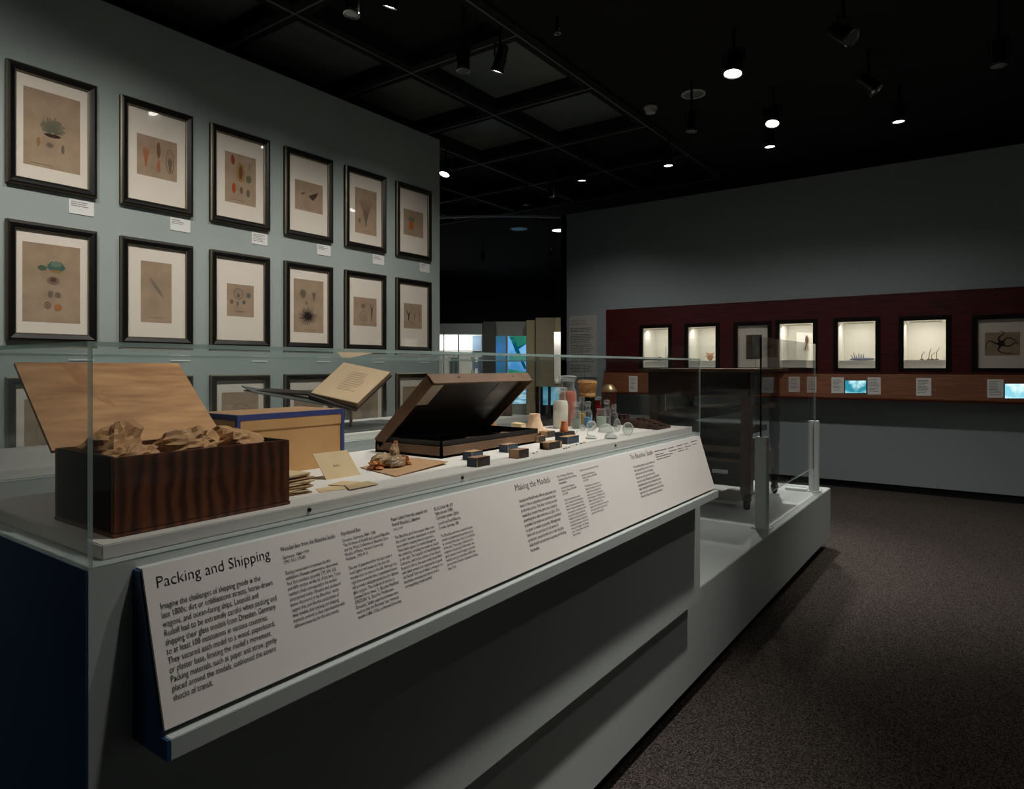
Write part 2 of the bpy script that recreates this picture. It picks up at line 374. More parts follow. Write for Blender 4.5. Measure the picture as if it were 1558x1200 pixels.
lettering(block(['Paperboard Box'], (519, 815), (548.6, 807), size=.0095),
 block(['Dresden, Germany, 1860–1930', 'The Archives of Rudolf and Leopold Blaschka', 'and the Ware Collection of Blaschka Glass', 'Models of Plants, Harvard University', 'Herbaria, 1993-M-15'], (521, 825), (593, 813), (527, 853)),
 block(['The use of paperboard for this box made it', 'much lighter and easier to ship than the', 'wooden box on view to the left. Although less', 'rigid than a wooden box, a paperboard boxes',
  'still provided adequate protection for delicate', 'glass cargoes. The inside lid of this box is', 'stamped three times: “L. Blaschka Modelleur', 'DRESDEN” (L. Blaschka, Modelmaker,',
  'Dresden). Similar paperboard boxes were', 'used to ship the Blaschkas’ later botanical', 'models (1886–1936) to Harvard University'], (530.5, 867), (609.7, 886.6), (545.4, 941.6)))
lettering(block(['Paper Labels from the Leopold and', 'Rudolf Blaschka Collection'], (595, 793), (650, 778.7), (597, 801)), block(['CMGL 119741'], (598.7, 807.7), (613, 804), size=.006),
 block(['The Blaschkas glued these paper labels onto', 'the models’ wooden, paperboard, or plaster', 'bases before shipping them to customers.', 'These labels appear on models throughout',
  'the exhibition, including the model on display', 'to the right. The Leopold and Rudolf Blaschka', 'Collection, held in the archives of the Rakow', 'Research Library, has seven small boxes filled',
  'with labels printed and organized by Leopold', 'and Rudolf. Each set of labels is wrapped in a', 'handmade envelope and marked with a', 'corresponding model number.'], (601, 820), (670, 834), (618.7, 894)))
lettering(block(['BLASCHKA NR. 627', 'Salpa pinnata (1885)', 'Cyclosalpa pinnata (2016)'], (660.7, 776.7), (698, 781), (664, 790.7)),
 block(['Leopold and Rudolf Blaschka', 'Dresden, Germany, 1885'], (666.7, 798.7), (700.7, 789), (668, 805.6)),
 block(['The Blaschkas used wire to attach this glass', 'model to its paperboard base before gluing', 'its corresponding paper label to the bottom', 'of the card. Tissue paper, believed to be',
  'original to the packing of this model, was', 'gently placed around the glass to provide', 'stability during its more than 4,000-mile', 'journey from Dresden, Germany to Ithaca,', 'New York.'], (671, 817.6), (728, 841), (683, 867)))
lettering(block(['Making the Models'], (784, 747), (837.4, 734), size=.0215),
 block(['Leopold and Rudolf made different glass body parts', 'ahead of time to streamline and standardize their', 'production process. Only after receiving an order', 'would they compile these parts into a model by',
  'assembling them with metal wires and glue. Once', 'assembled, the model was painted and embellished', 'to appear as realistic as possible. Although both', 'father and son participated in all aspects of',
  'production, Leopold preferred to make the glass,', 'while Rudolf concentrated on painting and finishing', 'the models.'], (789.7, 764.7), (861, 808), (810, 839)))
lettering(block(['Box of Held-up Matchboxes', 'Containing Glass Parts of Marine', 'Invertebrates'], (848, 726.7), (877, 723), (851, 737)),
 block(['Leopold and Rudolf Blaschka', 'Dresden, Germany, 1863–1890', 'L.61.3.2016'], (853.7, 744), (876, 738.5), (856.6, 753.3)),
 block(['These 22 matchboxes house model', 'parts for making a series of invertebrate', 'models. The contents demonstrate the', 'Blaschkas’ meticulous attention to detail', 'and organization. A matchbox was used to',
  'protect smaller glass parts of Blaschka', 'dwellings for centuries. Eleven boxes of', 'various parts have been sorted by hand', 'and identified in groups on the glass box', 'that read “Otto Eggert” and “Dresden,', 'green” “Dresden Flower” in print and', 'labels in German.'], (858.7, 762.7), (898, 795), (873.7, 815)))
lettering(block(['Glass for eye-base invertebrate Models'], (882, 717.3), (910, 709.5), size=.0075),
 block(['Leopold and Rudolf Blaschka', 'Dresden, Germany, 1863–1890', 'L.62.3.2016'], (885, 724.4), (907, 719), (887.7, 732.7)),
 block(['The Blaschkas used small tools to', 'illustrate the shape and size of their', 'models. They used metal forms', 'before any lid, cover, and finishing', 'for the tiny parts. The Blaschkas used', 'different clamps and molds for parts',
  'to shape and bend glass. They', 'heated molds on the lamp for most parts', 'forming the model through trial and', 'persistence before applied.'], (890, 741.3), (927, 768), (901.7, 782)))
lettering(block(['The Blaschkas’ Studio'], (959.5, 699.5), (994, 691.5), size=.0215),
 block(['The workbench, glass pots, glass powders, and', 'tubes, glassworking tools, and in what are', 'graffiti and oven, and much of keeping', 'and care was to be just scenic for a long', 'time, their studio. Although Leopold and Rudolf',
  'worked here, their rooms overlooked the garden', 'studio enlarged after Rudolf passed away, in later', 'years, the studio contents returned to the Corning', 'Museum of Glass and the research community.'], (963.5, 712.5), (1009.5, 739), (977.5, 757)))
gs = []
for i, (x, y, w_, n) in enumerate([(995.5, 686.5, 18, 1), (997, 691.5, 13, 1), (998, 695, 22, 2), (1015.5, 681.5, 10, 1), (1018, 686, 12, 1), (1018.5, 690, 5, 1), (1029, 678, 9, 1), (1031, 682.5, 8, 1), (1032, 686, 9, 1), (1040, 675, 6, 1), (1042, 679.5, 9, 1), (1051, 671.5, 10, 1), (1053, 676, 7, 1), (1043, 683, 4, 1)]):
    a = on_plane(x, y, c0, pn); b = on_plane(x+w_, y-w_*.24, c0, pn)
    gs.append(greek(a, u_, vdir, (b-a).y, n, .0075, .0026, i, pn*.0006, .9))
obj('lettering', gjoin(*gs), M_inkg, tp)

# ================================================================== second case behind
B0, B1, BF, BB = .30, 2.745, -1.80, -2.36
t = thing('exhibit_case', ((BF+BB)/2, (B0+B1)/2, PZ), 'pale grey display case standing behind the front case, holding the open book', 'display case')
obj('body', gbox(BB, BF, B0, B1, PZ, GB-.01), M_case, t, bevel=.002)
obj('deck', gbox(BB+.02, BF-.03, B0+.03, B1-.03, GB-.01, DZ-.008), M_deck, t, bevel=.0015)
t = thing('glass_hood', ((BF+BB)/2, (B0+B1)/2, GB-.01), 'clear glass hood over the open book on the rear case', 'glass cover')
g0 = GB-.01
pane('front_pane', BF-th, BF, B0+th, B1-th, g0, GT-th, t); pane('back_pane', BB, BB+th, B0+th, B1-th, g0, GT-th, t)
pane('end_pane', BB, BF, B0, B0+th, g0, GT-th, t); pane('end_pane', BB, BF, B1-th, B1, g0, GT-th, t)
pane('top_pane', BB, BF, B0, B1, GT-th, GT, t)
exec_deck2 = DZ-.008

# ================================================================== framed drawings on the left wall
def ring(x, y0, y1, z0, z1, prof):
    """loft a moulding profile [(inset, depth)] round a rectangle on the wall plane x"""
    V, Fc = [], []
    for i, d in prof:
        V += [Vector((x+d, y0+i, z0+i)), Vector((x+d, y1-i, z0+i)), Vector((x+d, y1-i, z1-i)), Vector((x+d, y0+i, z1-i))]
    for j in range(len(prof)-1):
        for k in range(4): Fc.append((j*4+k, j*4+(k+1) % 4, (j+1)*4+(k+1) % 4, (j+1)*4+k))
    return V, Fc
def inkmat(c): return mat('ink wash %d %d %d' % c, c, .9)
def blob(c, r, n=22, jag=.12, seed=0):
    rnd = random.Random(seed); pts = [(c[0]+r[0]*math.cos(a)*(1+rnd.uniform(-jag, jag)), c[1]+r[1]*math.sin(a)*(1+rnd.uniform(-jag, jag))) for a in [2*math.pi*i/n for i in range(n)]]
    return pts
def stroke(p, q, w0, w1):
    d = Vector((q[0]-p[0], q[1]-p[1])); n = Vector((-d.y, d.x)).normalized() if d.length > 0 else Vector((0, 1))
    return [(p[0]+n.x*w0, p[1]+n.y*w0), (q[0]+n.x*w1, q[1]+n.y*w1), (q[0]-n.x*w1, q[1]-n.y*w1), (p[0]-n.x*w0, p[1]-n.y*w0)]
def shapes(kind, cx, cy, sx, sy, seed):
    """flat pen-and-wash marks in metres on a sheet, returns polygons"""
    rnd = random.Random(seed); P = []
    if kind == 'blob': P.append(blob((cx, cy), (sx, sy), 24, .1, seed))
    elif kind == 'ring':
        for k in range(24):
            a, b = 2*math.pi*k/24, 2*math.pi*(k+1)/24
            P.append(stroke((cx+sx*math.cos(a), cy+sy*math.sin(a)), (cx+sx*math.cos(b), cy+sy*math.sin(b)), .0018, .0018))
        for k in range(12):
            a = 2*math.pi*k/12; P.append(stroke((cx, cy), (cx+sx*math.cos(a), cy+sy*math.sin(a)), .0005, .0005))
    elif kind == 'fan':
        for k in range(26):
            a = math.radians(10+160*k/25); l = rnd.uniform(.75, 1.05); q = (cx+sx*l*math.cos(a), cy+sy*l*math.sin(a)); P.append(stroke((cx+(q[0]-cx)*.12, cy+(q[1]-cy)*.12), q, .0014, .0024))
            for s in (.45, .65, .85):
                m_ = (cx+(q[0]-cx)*s, cy+(q[1]-cy)*s); P.append(stroke(m_, (m_[0]+rnd.uniform(-.012, .012), m_[1]+rnd.uniform(.004, .016)), .0018, .0012))
    elif kind == 'star':
        P.append(blob((cx, cy), (sx*.34, sy*.34), 20, .1, seed))
        for k in range(34):
            a = 2*math.pi*k/34+rnd.uniform(-.05, .05); l = rnd.uniform(.7, 1.05)
            m_ = (cx+sx*.55*math.cos(a+.1), cy+sy*.55*math.sin(a+.1)); q = (cx+sx*l*math.cos(a), cy+sy*l*math.sin(a))
            P.append(stroke((cx+sx*.25*math.cos(a), cy+sy*.25*math.sin(a)), m_, .0026, .0020)); P.append(stroke(m_, q, .0020, .0009))
    elif kind == 'tuft':
        for k in range(11):
            x = (k-5)/5; q = (cx+sx*x, cy+sy*(1-.35*abs(x))); m_ = (cx+sx*x*.55, cy+sy*.1)
            P.append(stroke((cx+sx*x*.12, cy-sy), m_, .0012, .0024)); P.append(stroke(m_, q, .0026, .0008))
    elif kind == 'stem':
        m_ = (cx+sx*.15, cy); P += [stroke((cx, cy-sy), m_, sx*.2, sx*.28), stroke(m_, (cx-sx*.8, cy+sy), sx*.24, sx*.1), stroke(m_, (cx+sx, cy+sy*.9), sx*.22, sx*.08)]
    elif kind == 'wing':
        P.append([(cx-sx, cy-sy*.2), (cx-sx*.2, cy-sy), (cx+sx*.5, cy-sy*.2), (cx+sx, cy+sy), (cx-sx*.1, cy+sy*.4)])
    elif kind == 'feather':
        P.append([(cx-sx, cy+sy), (cx-sx*.3, cy+sy*.55), (cx+sx*.5, cy-sy*.2), (cx+sx, cy-sy), (cx+sx*.2, cy-sy*.5), (cx-sx*.55, cy+sy*.25)])
    elif kind == 'line':
        P.append(stroke((cx-sx, cy), (cx+sx, cy), sy, sy))
    return P
def picture(y0, y1, z0, z1, sheet, draws, label, seed):
    t = thing('framed_drawing', (WX, (y0+y1)/2, z0), label, 'framed drawing', 'framed sea creature drawings on the left wall')
    x = WX
    mo = obj('moulding', ring(x, y0, y1, z0, z1, [(0, 0), (0, .024), (.006, .03), (.016, .032), (.03, .026), (.041, .020), (.041, .004)]), M_frame, t)
    obj('outer_lip', ring(x, y0, y1, z0, z1, [(-.001, .017), (-.001, .0248), (.0035, .0283), (.0062, .0305)]), M_gold, mo)
    obj('inner_lip', ring(x, y0, y1, z0, z1, [(.0395, .0218), (.0412, .0235), (.0445, .021), (.0455, .010)]), M_gold, mo)
    obj('backing', gbox(x+.001, x+.006, y0+.03, y1-.03, z0+.03, z1-.03), M_kick, t)
    ma = obj('mat', gbox(x+.006, x+.009, y0+.038, y1-.038, z0+.038, z1-.038), M_mat, t)
    sy0, sy1, sz0, sz1 = sheet
    sh = obj('sheet', gbox(x+.009, x+.0095, sy0, sy1, sz0, sz1), M_sheet, t)
    w_, h_ = sy1-sy0, sz1-sz0
    for k, (kind, u, v, su, sv, c) in enumerate(draws):
        V, Fc = [], []
        for pi_, poly in enumerate(shapes(kind, sy0+u*w_, sz1-v*h_, su*w_, sv*h_, seed*31+k)):
            o = len(V); V += [Vector((x+.0097+.0002*k+.000002*pi_, a, b)) for a, b in poly]; Fc.append(tuple(range(o, o+len(poly))))
        obj('drawing', (V, Fc), inkmat(c), sh)
    pane('glazing', x+.0125, x+.0145, y0+.041, y1-.041, z0+.041, z1-.041, t, M_glaze)
cols = [(7, 145), (181, 291), (318, 408), (431, 504), (523, 585), (601, 654)]
CY = [(on_x(a, 500, WX).y, on_x(b, 500, WX).y) for a, b in cols]
rows = [(1.632+H, .978+H), (.786+H, .140+H), (-.055+H, -.70+H)]
GREY, BRN, DK, RED, GRN, OR, TEAL, OCH = (116, 102, 86), (120, 88, 60), (44, 36, 32), (140, 60, 34), (80, 100, 78), (180, 110, 62), (70, 104, 92), (150, 118, 66)
SH = {(0, 0): (34.5, 130, 121, 267), (0, 1): (207, 202, 268, 278), (0, 2): (341, 229, 388, 316), (0, 3): (447.7, 272, 489.7, 327), (0, 4): (539, 284, 571.7, 360), (0, 5): (613, 316.7, 642.7, 363),
      (1, 0): (33, 366.6, 121, 492.7), (1, 1): (213, 396, 260, 492), (1, 2): (344, 430.7, 385, 483), (1, 3): (445.7, 423, 491, 507), (1, 4): (536.7, 451, 571.7, 497), (1, 5): (613.3, 460.7, 640.7, 500.7)}
DR = {(0, 0): ([('fan', .5, .54, .25, .22, (104, 102, 86)), ('blob', .5, .56, .15, .025, (60, 38, 26)), ('blob', .25, .68, .035, .06, OCH), ('star', .45, .69, .07, .04, GREY), ('blob', .68, .71, .03, .06, GREY), ('line', .3, .96, .2, .003, GREY)], 'pale coral fan'),
 (0, 1): ([('tuft', .22, .52, .09, .26, (168, 108, 74)), ('blob', .53, .3, .05, .2, BRN), ('blob', .53, .7, .05, .17, (168, 112, 82)), ('ring', .82, .52, .1, .3, BRN), ('tuft', .82, .6, .07, .2, GREY)], 'three faint reddish squid'),
 (0, 2): ([('blob', .25, .14, .06, .1, RED), ('blob', .5, .36, .14, .2, OCH), ('blob', .5, .36, .06, .14, (110, 70, 36)), ('stem', .78, .2, .05, .08, GREY), ('blob', .76, .46, .09, .08, (110, 104, 78)), ('blob', .28, .7, .06, .1, (170, 74, 36)), ('blob', .52, .72, .05, .07, BRN), ('blob', .74, .75, .06, .08, GREY), ('line', .4, .93, .25, .004, GREY)], 'red and yellow sea slugs'),
 (0, 3): ([('wing', .28, .42, .09, .06, BRN), ('wing', .66, .44, .18, .16, (74, 56, 42)), ('line', .5, .9, .2, .006, GREY)], 'two small brown winged shells'),
 (0, 4): ([('tuft', .5, .44, .34, .26, BRN), ('tuft', .5, .62, .1, .2, GREY), ('blob', .2, .72, .05, .05, GREY), ('line', .5, .93, .2, .004, GREY)], 'branching brown tuft'),
 (0, 5): ([('blob', .4, .36, .17, .09, (110, 120, 92)), ('blob', .38, .6, .12, .17, (186, 98, 44)), ('line', .45, .9, .2, .006, GREY)], 'orange stalked anemone'),
 (1, 0): ([('blob', .57, .28, .15, .07, TEAL), ('blob', .57, .25, .1, .035, (110, 130, 112)), ('blob', .57, .34, .1, .02, OCH), ('blob', .33, .31, .08, .035, GRN), ('blob', .52, .46, .11, .055, (130, 110, 92)), ('blob', .52, .45, .06, .03, (96, 60, 44)), ('star', .47, .64, .05, .05, GREY), ('star', .6, .64, .06, .04, GREY), ('ring', .42, .78, .05, .04, BRN), ('star', .6, .8, .07, .05, OR)], 'green topped anemones'),
 (1, 1): ([('feather', .5, .42, .24, .17, (128, 116, 104)), ('line', .5, .92, .25, .004, GREY)], 'single slanting grey feather'),
 (1, 2): ([('ring', .42, .3, .17, .16, (84, 76, 66)), ('blob', .42, .36, .06, .05, (90, 96, 96)), ('star', .8, .32, .1, .1, (96, 104, 104)), ('star', .17, .55, .08, .09, GREY), ('stem', .38, .6, .06, .08, DK), ('star', .62, .55, .06, .07, (84, 90, 90)), ('line', .5, .84, .2, .006, GREY)], 'wheel-shaped jellyfish'),
 (1, 3): ([('star', .3, .27, .14, .11, (104, 100, 74)), ('tuft', .67, .3, .08, .09, GREY), ('ring', .42, .44, .04, .03, GREY), ('star', .46, .69, .33, .2, (30, 24, 22)), ('line', .55, .95, .2, .003, GREY)], 'black spiny starburst'),
 (1, 4): ([('star', .42, .3, .1, .09, GREY), ('ring', .42, .66, .16, .17, GREY), ('stem', .78, .45, .08, .25, (34, 28, 26)), ('line', .78, .75, .02, .1, GREY)], 'dark thin stalk beside pale ring'),
 (1, 5): ([('stem', .25, .48, .13, .2, (40, 32, 30)), ('stem', .58, .5, .09, .16, BRN), ('stem', .86, .48, .08, .2, BRN)], 'three dark forked stems')}
rown = ['top row', 'middle row', 'bottom row behind glass']; coln = ['first', 'second', 'third', 'fourth', 'fifth', 'sixth']
for r in range(3):
    for c in range(6):
        y0, y1 = CY[c]; z1, z0 = rows[r]
        if r < 2:
            a, b, c_, d_ = SH[(r, c)]; p = on_x(a, b, WX); q = on_x(c_, d_, WX); sheet = (p.y, q.y, q.z, p.z); dr, desc = DR[(r, c)]
            lab = 'black framed drawing of %s, %s in the %s' % (desc, coln[c], rown[r])
        else:
            sheet = (y0+.085, y1-.085, z0+.12, z1-.12); sd = c
            dr = [[('ring', .5, .45, .3, .22, GREY)], [('fan', .5, .5, .3, .25, GREY)], [('ring', .5, .4, .3, .2, GREY), ('tuft', .5, .7, .2, .15, GREY)], [('star', .5, .5, .3, .2, GREY)], [('tuft', .5, .5, .3, .3, GREY)], [('star', .5, .4, .25, .2, BRN)]][c]
            lab = 'black framed drawing seen through glass, %s in the bottom row' % coln[c]
        picture(y0, y1, z0, z1, sheet, dr, lab, r*6+c+1)
        # caption card below the frame's right corner
        if r < 2:
            ty1 = y1-.008; ty0 = ty1-(.13 if c != 2 else .125); tz1 = z0-.022; tz0 = tz1-.082
            tg = thing('caption_card', (WX, (ty0+ty1)/2, tz0), 'small white caption card under the %s frame of the %s' % (coln[c], rown[r]), 'label', 'caption cards on the left wall')
            obj('card', gbox(WX, WX+.004, ty0, ty1, tz0, tz1), M_tag, tg)
            obj('print', greek(Vector((WX+.0045, ty0+.01, tz1-.012)), Vector((0, 1, 0)), Vector((0, 0, -1)), .095, 5 if c == 2 else 3, .011, .004, r*6+c, Vector((0, 0, 0)), .5), M_inkg, tg)

# ================================================================== things in the front case
def D(px, py): return on_z(px, py, DZ-H)
# wooden box with open lid
BX0, BX1, BY0, BY1, BZ1 = -1.143, -.952, .410, .686, -.122+H
t = thing('wooden_box', ((BX0+BX1)/2, (BY0+BY1)/2, DZ), 'dark curly-grained wooden box with its lid open, full of paper', 'box')
wt = .008
obj('front_board', gbox(BX1-wt, BX1, BY0, BY1, DZ+.006, BZ1), M_walnut, t, bevel=.001)
obj('back_board', gbox(BX0, BX0+wt, BY0, BY1, DZ+.006, BZ1), M_walnut, t, bevel=.001)
obj('end_board', gbox(BX0+wt, BX1-wt, BY0, BY0+wt, DZ+.006, BZ1), M_shaded_wood, t, bevel=.001)
obj('end_board', gbox(BX0+wt, BX1-wt, BY1-wt, BY1, DZ+.006, BZ1), M_shaded_wood, t, bevel=.001)
obj('base_board', gbox(BX0, BX1+.001, BY0-.001, BY1+.001, DZ, DZ+.006), M_walnut, t, bevel=.001)
lx0, lz0 = BX0-.002, BZ1-.004; lx1, lz1 = -1.296, .0075+H
lid = obj('lid', gslab([(lx0, BY0-.003, lz0), (lx0, BY1-.006, lz0), (lx1, BY1-.008, lz1), (lx1, BY0-.003, lz1)], .006), M_pine, t)
lid['label'] = 'raised pale pine lid with a split'
ld = (Vector((lx1, 0, lz1))-Vector((lx0, 0, lz0))); ln = Vector((0, 1, 0)).cross(ld).normalized()
if ln.x < 0: ln = -ln
def onlid(u, v): return Vector((lx0, BY0+u*(BY1-BY0), lz0))+ld*v+ln*.0004
obj('split', ([onlid(*p) for p in [(.30, 1), (.325, 1), (.36, .72), (.42, .45), (.40, .45), (.345, .7)]], [(0, 1, 2, 3, 4, 5)]), M_stain, lid)
obj('stain', ([onlid(*p) for p in [(.22, 1), (.30, 1), (.345, .7), (.40, .45), (.33, .55), (.27, .72)]], [(0, 1, 2, 3, 4, 5)]), M_stain, lid)
obj('knot', ([onlid(.70+.012*math.cos(a), .84+.05*math.sin(a))+ln*.0002 for a in [k*.5236 for k in range(12)]], [tuple(range(12))]), M_stain, lid)
def crumple(c, r, seed, zmin, bounds):
    """a crumpled wad: faceted by random planes, with sharp ridges"""
    rnd = random.Random(seed); V, Fc = gellip((0, 0, 0), 1, 1, 1, 30, 20); planes = []
    for k in range(26):
        d = Vector((rnd.gauss(0, 1), rnd.gauss(0, 1), rnd.gauss(0, 1))).normalized(); planes.append((d, rnd.uniform(.62, .95)))
    out = []
    for p in V:
        d = p.normalized(); rr = 1.25
        for n_, h_ in planes:
            q = n_.dot(d)
            if q > .05: rr = min(rr, h_/q)
        rr *= 1+.20*(1-2*abs(mnoise.noise(d*2.6+Vector((seed*3.3, 0, 0)))))-.08+.10*(abs(mnoise.noise(d*6+Vector((0, seed, 0)))))
        x, y, z = c[0]+d.x*r[0]*rr, c[1]+d.y*r[1]*rr, c[2]+d.z*r[2]*rr
        if z < bounds[4]: x = min(max(x, bounds[0]), bounds[1]); y = min(max(y, bounds[2]), bounds[3])
        out.append(Vector((x, y, max(z, zmin))))
    return out, Fc
bnd = (BX0+wt+.002, BX1-wt-.002, BY0+wt+.002, BY1-wt-.002, BZ1+.003)
for k, (cx, cy, r_, zc, lab) in enumerate([(-1.085, .470, (.042, .046, .058), -.008, 'tallest crumpled brown paper wad in the box, by the open lid'),
        (-1.005, .458, (.040, .044, .030), -.014, 'low dark crumpled paper wad at the near corner of the wooden box'),
        (-1.03, .548, (.068, .060, .034), -.004, 'crumpled brown paper wad in the middle of the wooden box'),
        (-1.045, .634, (.066, .044, .034), -.006, 'crumpled brown paper wad at the far end of the wooden box')]):
    o = obj('packing_paper', crumple((cx, cy, BZ1+zc), r_, k+4, DZ+.008, bnd), M_kraft); tag(o, lab, 'paper', 'crumpled packing paper')

# paperboard box
p = [on_z(361, 631, -.097), on_z(510, 620, -.097)]
ya, yb = .768, 1.036; xa, xb = -1.236, -1.392; zt = -.099+H
t = thing('paperboard_box', ((xa+xb)/2, (ya+yb)/2, DZ), 'tan paperboard box with blue taped edges behind the wooden box', 'box')
obj('body', gbox(xb, xa, ya, yb, DZ, zt-.002), M_board, t, bevel=.001)
obj('lid', gbox(xb-.002, xa+.002, ya-.002, yb+.002, zt-.034, zt), M_board, t, bevel=.001)
obj('edge_tape', gjoin(gbox(xb-.0026, xa+.0026, ya-.0026, yb+.0026, zt-.011, zt+.0005)), M_tape, t)
obj('edge_tape', gjoin(gbox(xa-.006, xa+.003, yb-.006, yb+.003, DZ, zt), gbox(xa-.006, xa+.003, ya-.003, ya+.004, DZ, zt), gbox(xb-.003, xb+.006, yb-.006, yb+.003, DZ, zt)), M_tape, t)
obj('top_sheet', gbox(xb+.004, xa-.004, ya+.004, yb-.004, zt, zt+.001), M_kraft2, t)

# bundle of envelopes beside the box
rnd = random.Random(3)
bc = Vector((-1.035, .735, DZ))
for k in range(9):
    a = rnd.uniform(-.18, .18); z = DZ+.0005+k*.0042; L2, W2 = .036+rnd.uniform(-.004, .006), .026
    M = Matrix.Translation((bc.x+rnd.uniform(-.004, .004), bc.y+rnd.uniform(-.003, .008), z)) @ Matrix.Rotation(a, 4, 'Z') @ Matrix.Rotation(rnd.uniform(-.04, .04), 4, 'Y')
    o = obj('envelope', gx(gbox(-W2, W2, -L2, L2, .0, .0024), M), M_env if k % 3 else M_kraft2)
    tag(o, 'worn brown envelope, %s of the stacked bundle beside the wooden box' % ['bottom', 'second from the bottom', 'third from the bottom', 'fourth from the bottom', 'middle', 'fourth from the top', 'third from the top', 'second from the top', 'top'][k], 'envelope', 'bundle of envelopes beside the wooden box')
o = obj('paper_sheet', gslab([D(444, 707)+Vector((0, 0, .002)), D(492, 709)+Vector((0, 0, .002)), D(500, 700)+Vector((0, 0, .002)), D(446, 700)+Vector((0, 0, .002))], .0015), M_env); tag(o, 'loose cream sheet between the two boxes', 'paper')
# propped card
a, b = D(497, 730), D(549, 722); hgt = .052; back = Vector((-.030, -.012, hgt))
t = thing('propped_card', (a+b)/2, 'blank cream card propped upright beside the envelope bundle', 'card')
cd = obj('card', gslab([a, b, b+back, a+back], .0016), M_env, t)
nv = (b-a).cross(back).normalized()
if nv.x < 0: nv = -nv
m0 = a+(b-a)*.38+back*.42+nv*.0006
obj('ink_mark', gjoin(*[([m0+(b-a)*(.05*k), m0+(b-a)*(.05*k+.012), m0+(b-a)*(.05*k+.012)+back*.09, m0+(b-a)*(.05*k)+back*.09], [(0, 1, 2, 3)]) for k in range(4)]), M_inkg, cd)
obj('prop', gslab([a*.5+b*.5+back*.8, a*.5+b*.5+back*.8+Vector((.0, .012, 0)), (a+b)*.5+Vector((-.045, .0, 0))+Vector((0, .012, 0)), (a+b)*.5+Vector((-.045, .0, 0))], .001), M_env, t)
# small flat envelopes
for k, (q, lab) in enumerate([([(480, 744), (487, 750), (528, 744), (520, 738)], 'small flat cream envelope nearest the stacked bundle'), ([(499, 739), (532, 741), (548, 734), (520, 733)], 'small cream envelope lying behind the other flat ones'), ([(524, 740), (532, 747), (576, 738), (560, 734)], 'small flat cream envelope nearest the kraft sheet')]):
    zz = Vector((0, 0, .001+.0012*k)); c = [D(*x)+zz for x in q]
    o = obj('envelope', gslab(c, .0012), M_env); tag(o, lab, 'envelope', 'flat paper envelopes on the deck')
# kraft sheet and wrapped specimen
c = [D(548, 712), D(602, 726), D(682, 706), D(625, 697)]; c[2] = c[2]+Vector((0, 0, .004))
o = obj('kraft_sheet', gslab([x+Vector((0, 0, .0025)) for x in c], .0015), M_kraft2); tag(o, 'brown card with lifted corner under the wrapped glass model', 'card')
sp = D(594, 712)+Vector((-.0, 0, .0028))
t = thing('wrapped_model', sp, 'glass model wrapped in crinkled waxy tissue on the brown card', 'glass model')
def lump(c, r, seed, rough=.22):
    V, Fc = gellip((0, 0, 0), 1, 1, 1, 18, 12)
    out = []
    for p in V:
        k = 1+rough*(mnoise.noise(p*2.2+Vector((seed, 0, 0)))+.6*mnoise.noise(p*5+Vector((0, seed, 0))))
        out.append(Vector((c.x+p.x*r[0]*k, c.y+p.y*r[1]*k, max(c.z+p.z*r[2]*k, sp.z))))
    return out, Fc
obj('wrapping', lump(sp+Vector((-.014, -.014, .014)), (.018, .030, .018), 1), M_tissue, t)
obj('wrapping', lump(sp+Vector((.012, .004, .011)), (.020, .028, .015), 2), M_tissue, t)
obj('wrapping', lump(sp+Vector((-.014, .026, .022)), (.011, .013, .027), 3), M_tissue, t)
obj('crumpled_edge', lump(sp+Vector((.0, -.042, .007)), (.020, .012, .010), 4, .5), M_tissueo, t)
obj('crumpled_edge', lump(sp+Vector((.008, .034, .009)), (.016, .010, .013), 5, .5), M_tissueo, t)
obj('crumpled_edge', lump(sp+Vector((-.014, .029, .048)), (.005, .006, .007), 6, .5), M_tissueo, t)

# clamshell case
X0, X1, Y0, Y1 = -1.352, -1.113, 1.246, 1.70
t = thing('clamshell_case', ((X0+X1)/2, (Y0+Y1)/2, DZ), 'large dark brown clamshell box with black lining, lid propped half open', 'box')
bs = obj('base_tray', gjoin(gbox(X0, X1, Y0, Y1, DZ, DZ+.006), gbox(X1-.006, X1, Y0, Y1, DZ, DZ+.028), gbox(X0, X0+.006, Y0, Y1, DZ, DZ+.028), gbox(X0, X1, Y0, Y0+.006, DZ, DZ+.028), gbox(X0, X1, Y1-.006, Y1, DZ, DZ+.028)), M_dbrown, t)
obj('inner_tray', gjoin(gbox(X0+.007, X1-.007, Y0+.007, Y1-.007, DZ+.006, DZ+.022), gbox(X1-.011, X1-.007, Y0+.007, Y1-.007, DZ, DZ+.042), gbox(X0+.007, X0+.011, Y0+.007, Y1-.007, DZ, DZ+.042), gbox(X0+.007, X1-.007, Y0+.007, Y0+.011, DZ, DZ+.042), gbox(X0+.007, X1-.007, Y1-.011, Y1-.007, DZ, DZ+.042)), M_liner, t)
for k in range(7):
    yy = Y0+.12+k*.045; obj('compartment_paper', gx(gbox(-.02, .02, -.018, .018, 0, .002), Matrix.Translation((X1-.035-.008*(k % 3), yy, DZ+.028+.003*(k % 2))) @ Matrix.Rotation(.4*(k % 3-1), 4, 'Z') @ Matrix.Rotation(.15, 4, 'X')), M_dbrown, t)
hinge = Vector((X0, 0, DZ+.032)); ang = math.atan2(.177, .195)
def LM(u, y, w): return Vector((hinge.x+u*math.cos(ang)-w*math.sin(ang), y, hinge.z+u*math.sin(ang)+w*math.cos(ang)))
def lidbox(u0, u1, y0, y1, w0, w1):
    g = gbox(u0, u1, y0, y1, w0, w1); return [LM(p.x, p.y, p.z) for p in g[0]], g[1]
LL = .262; dw = .026
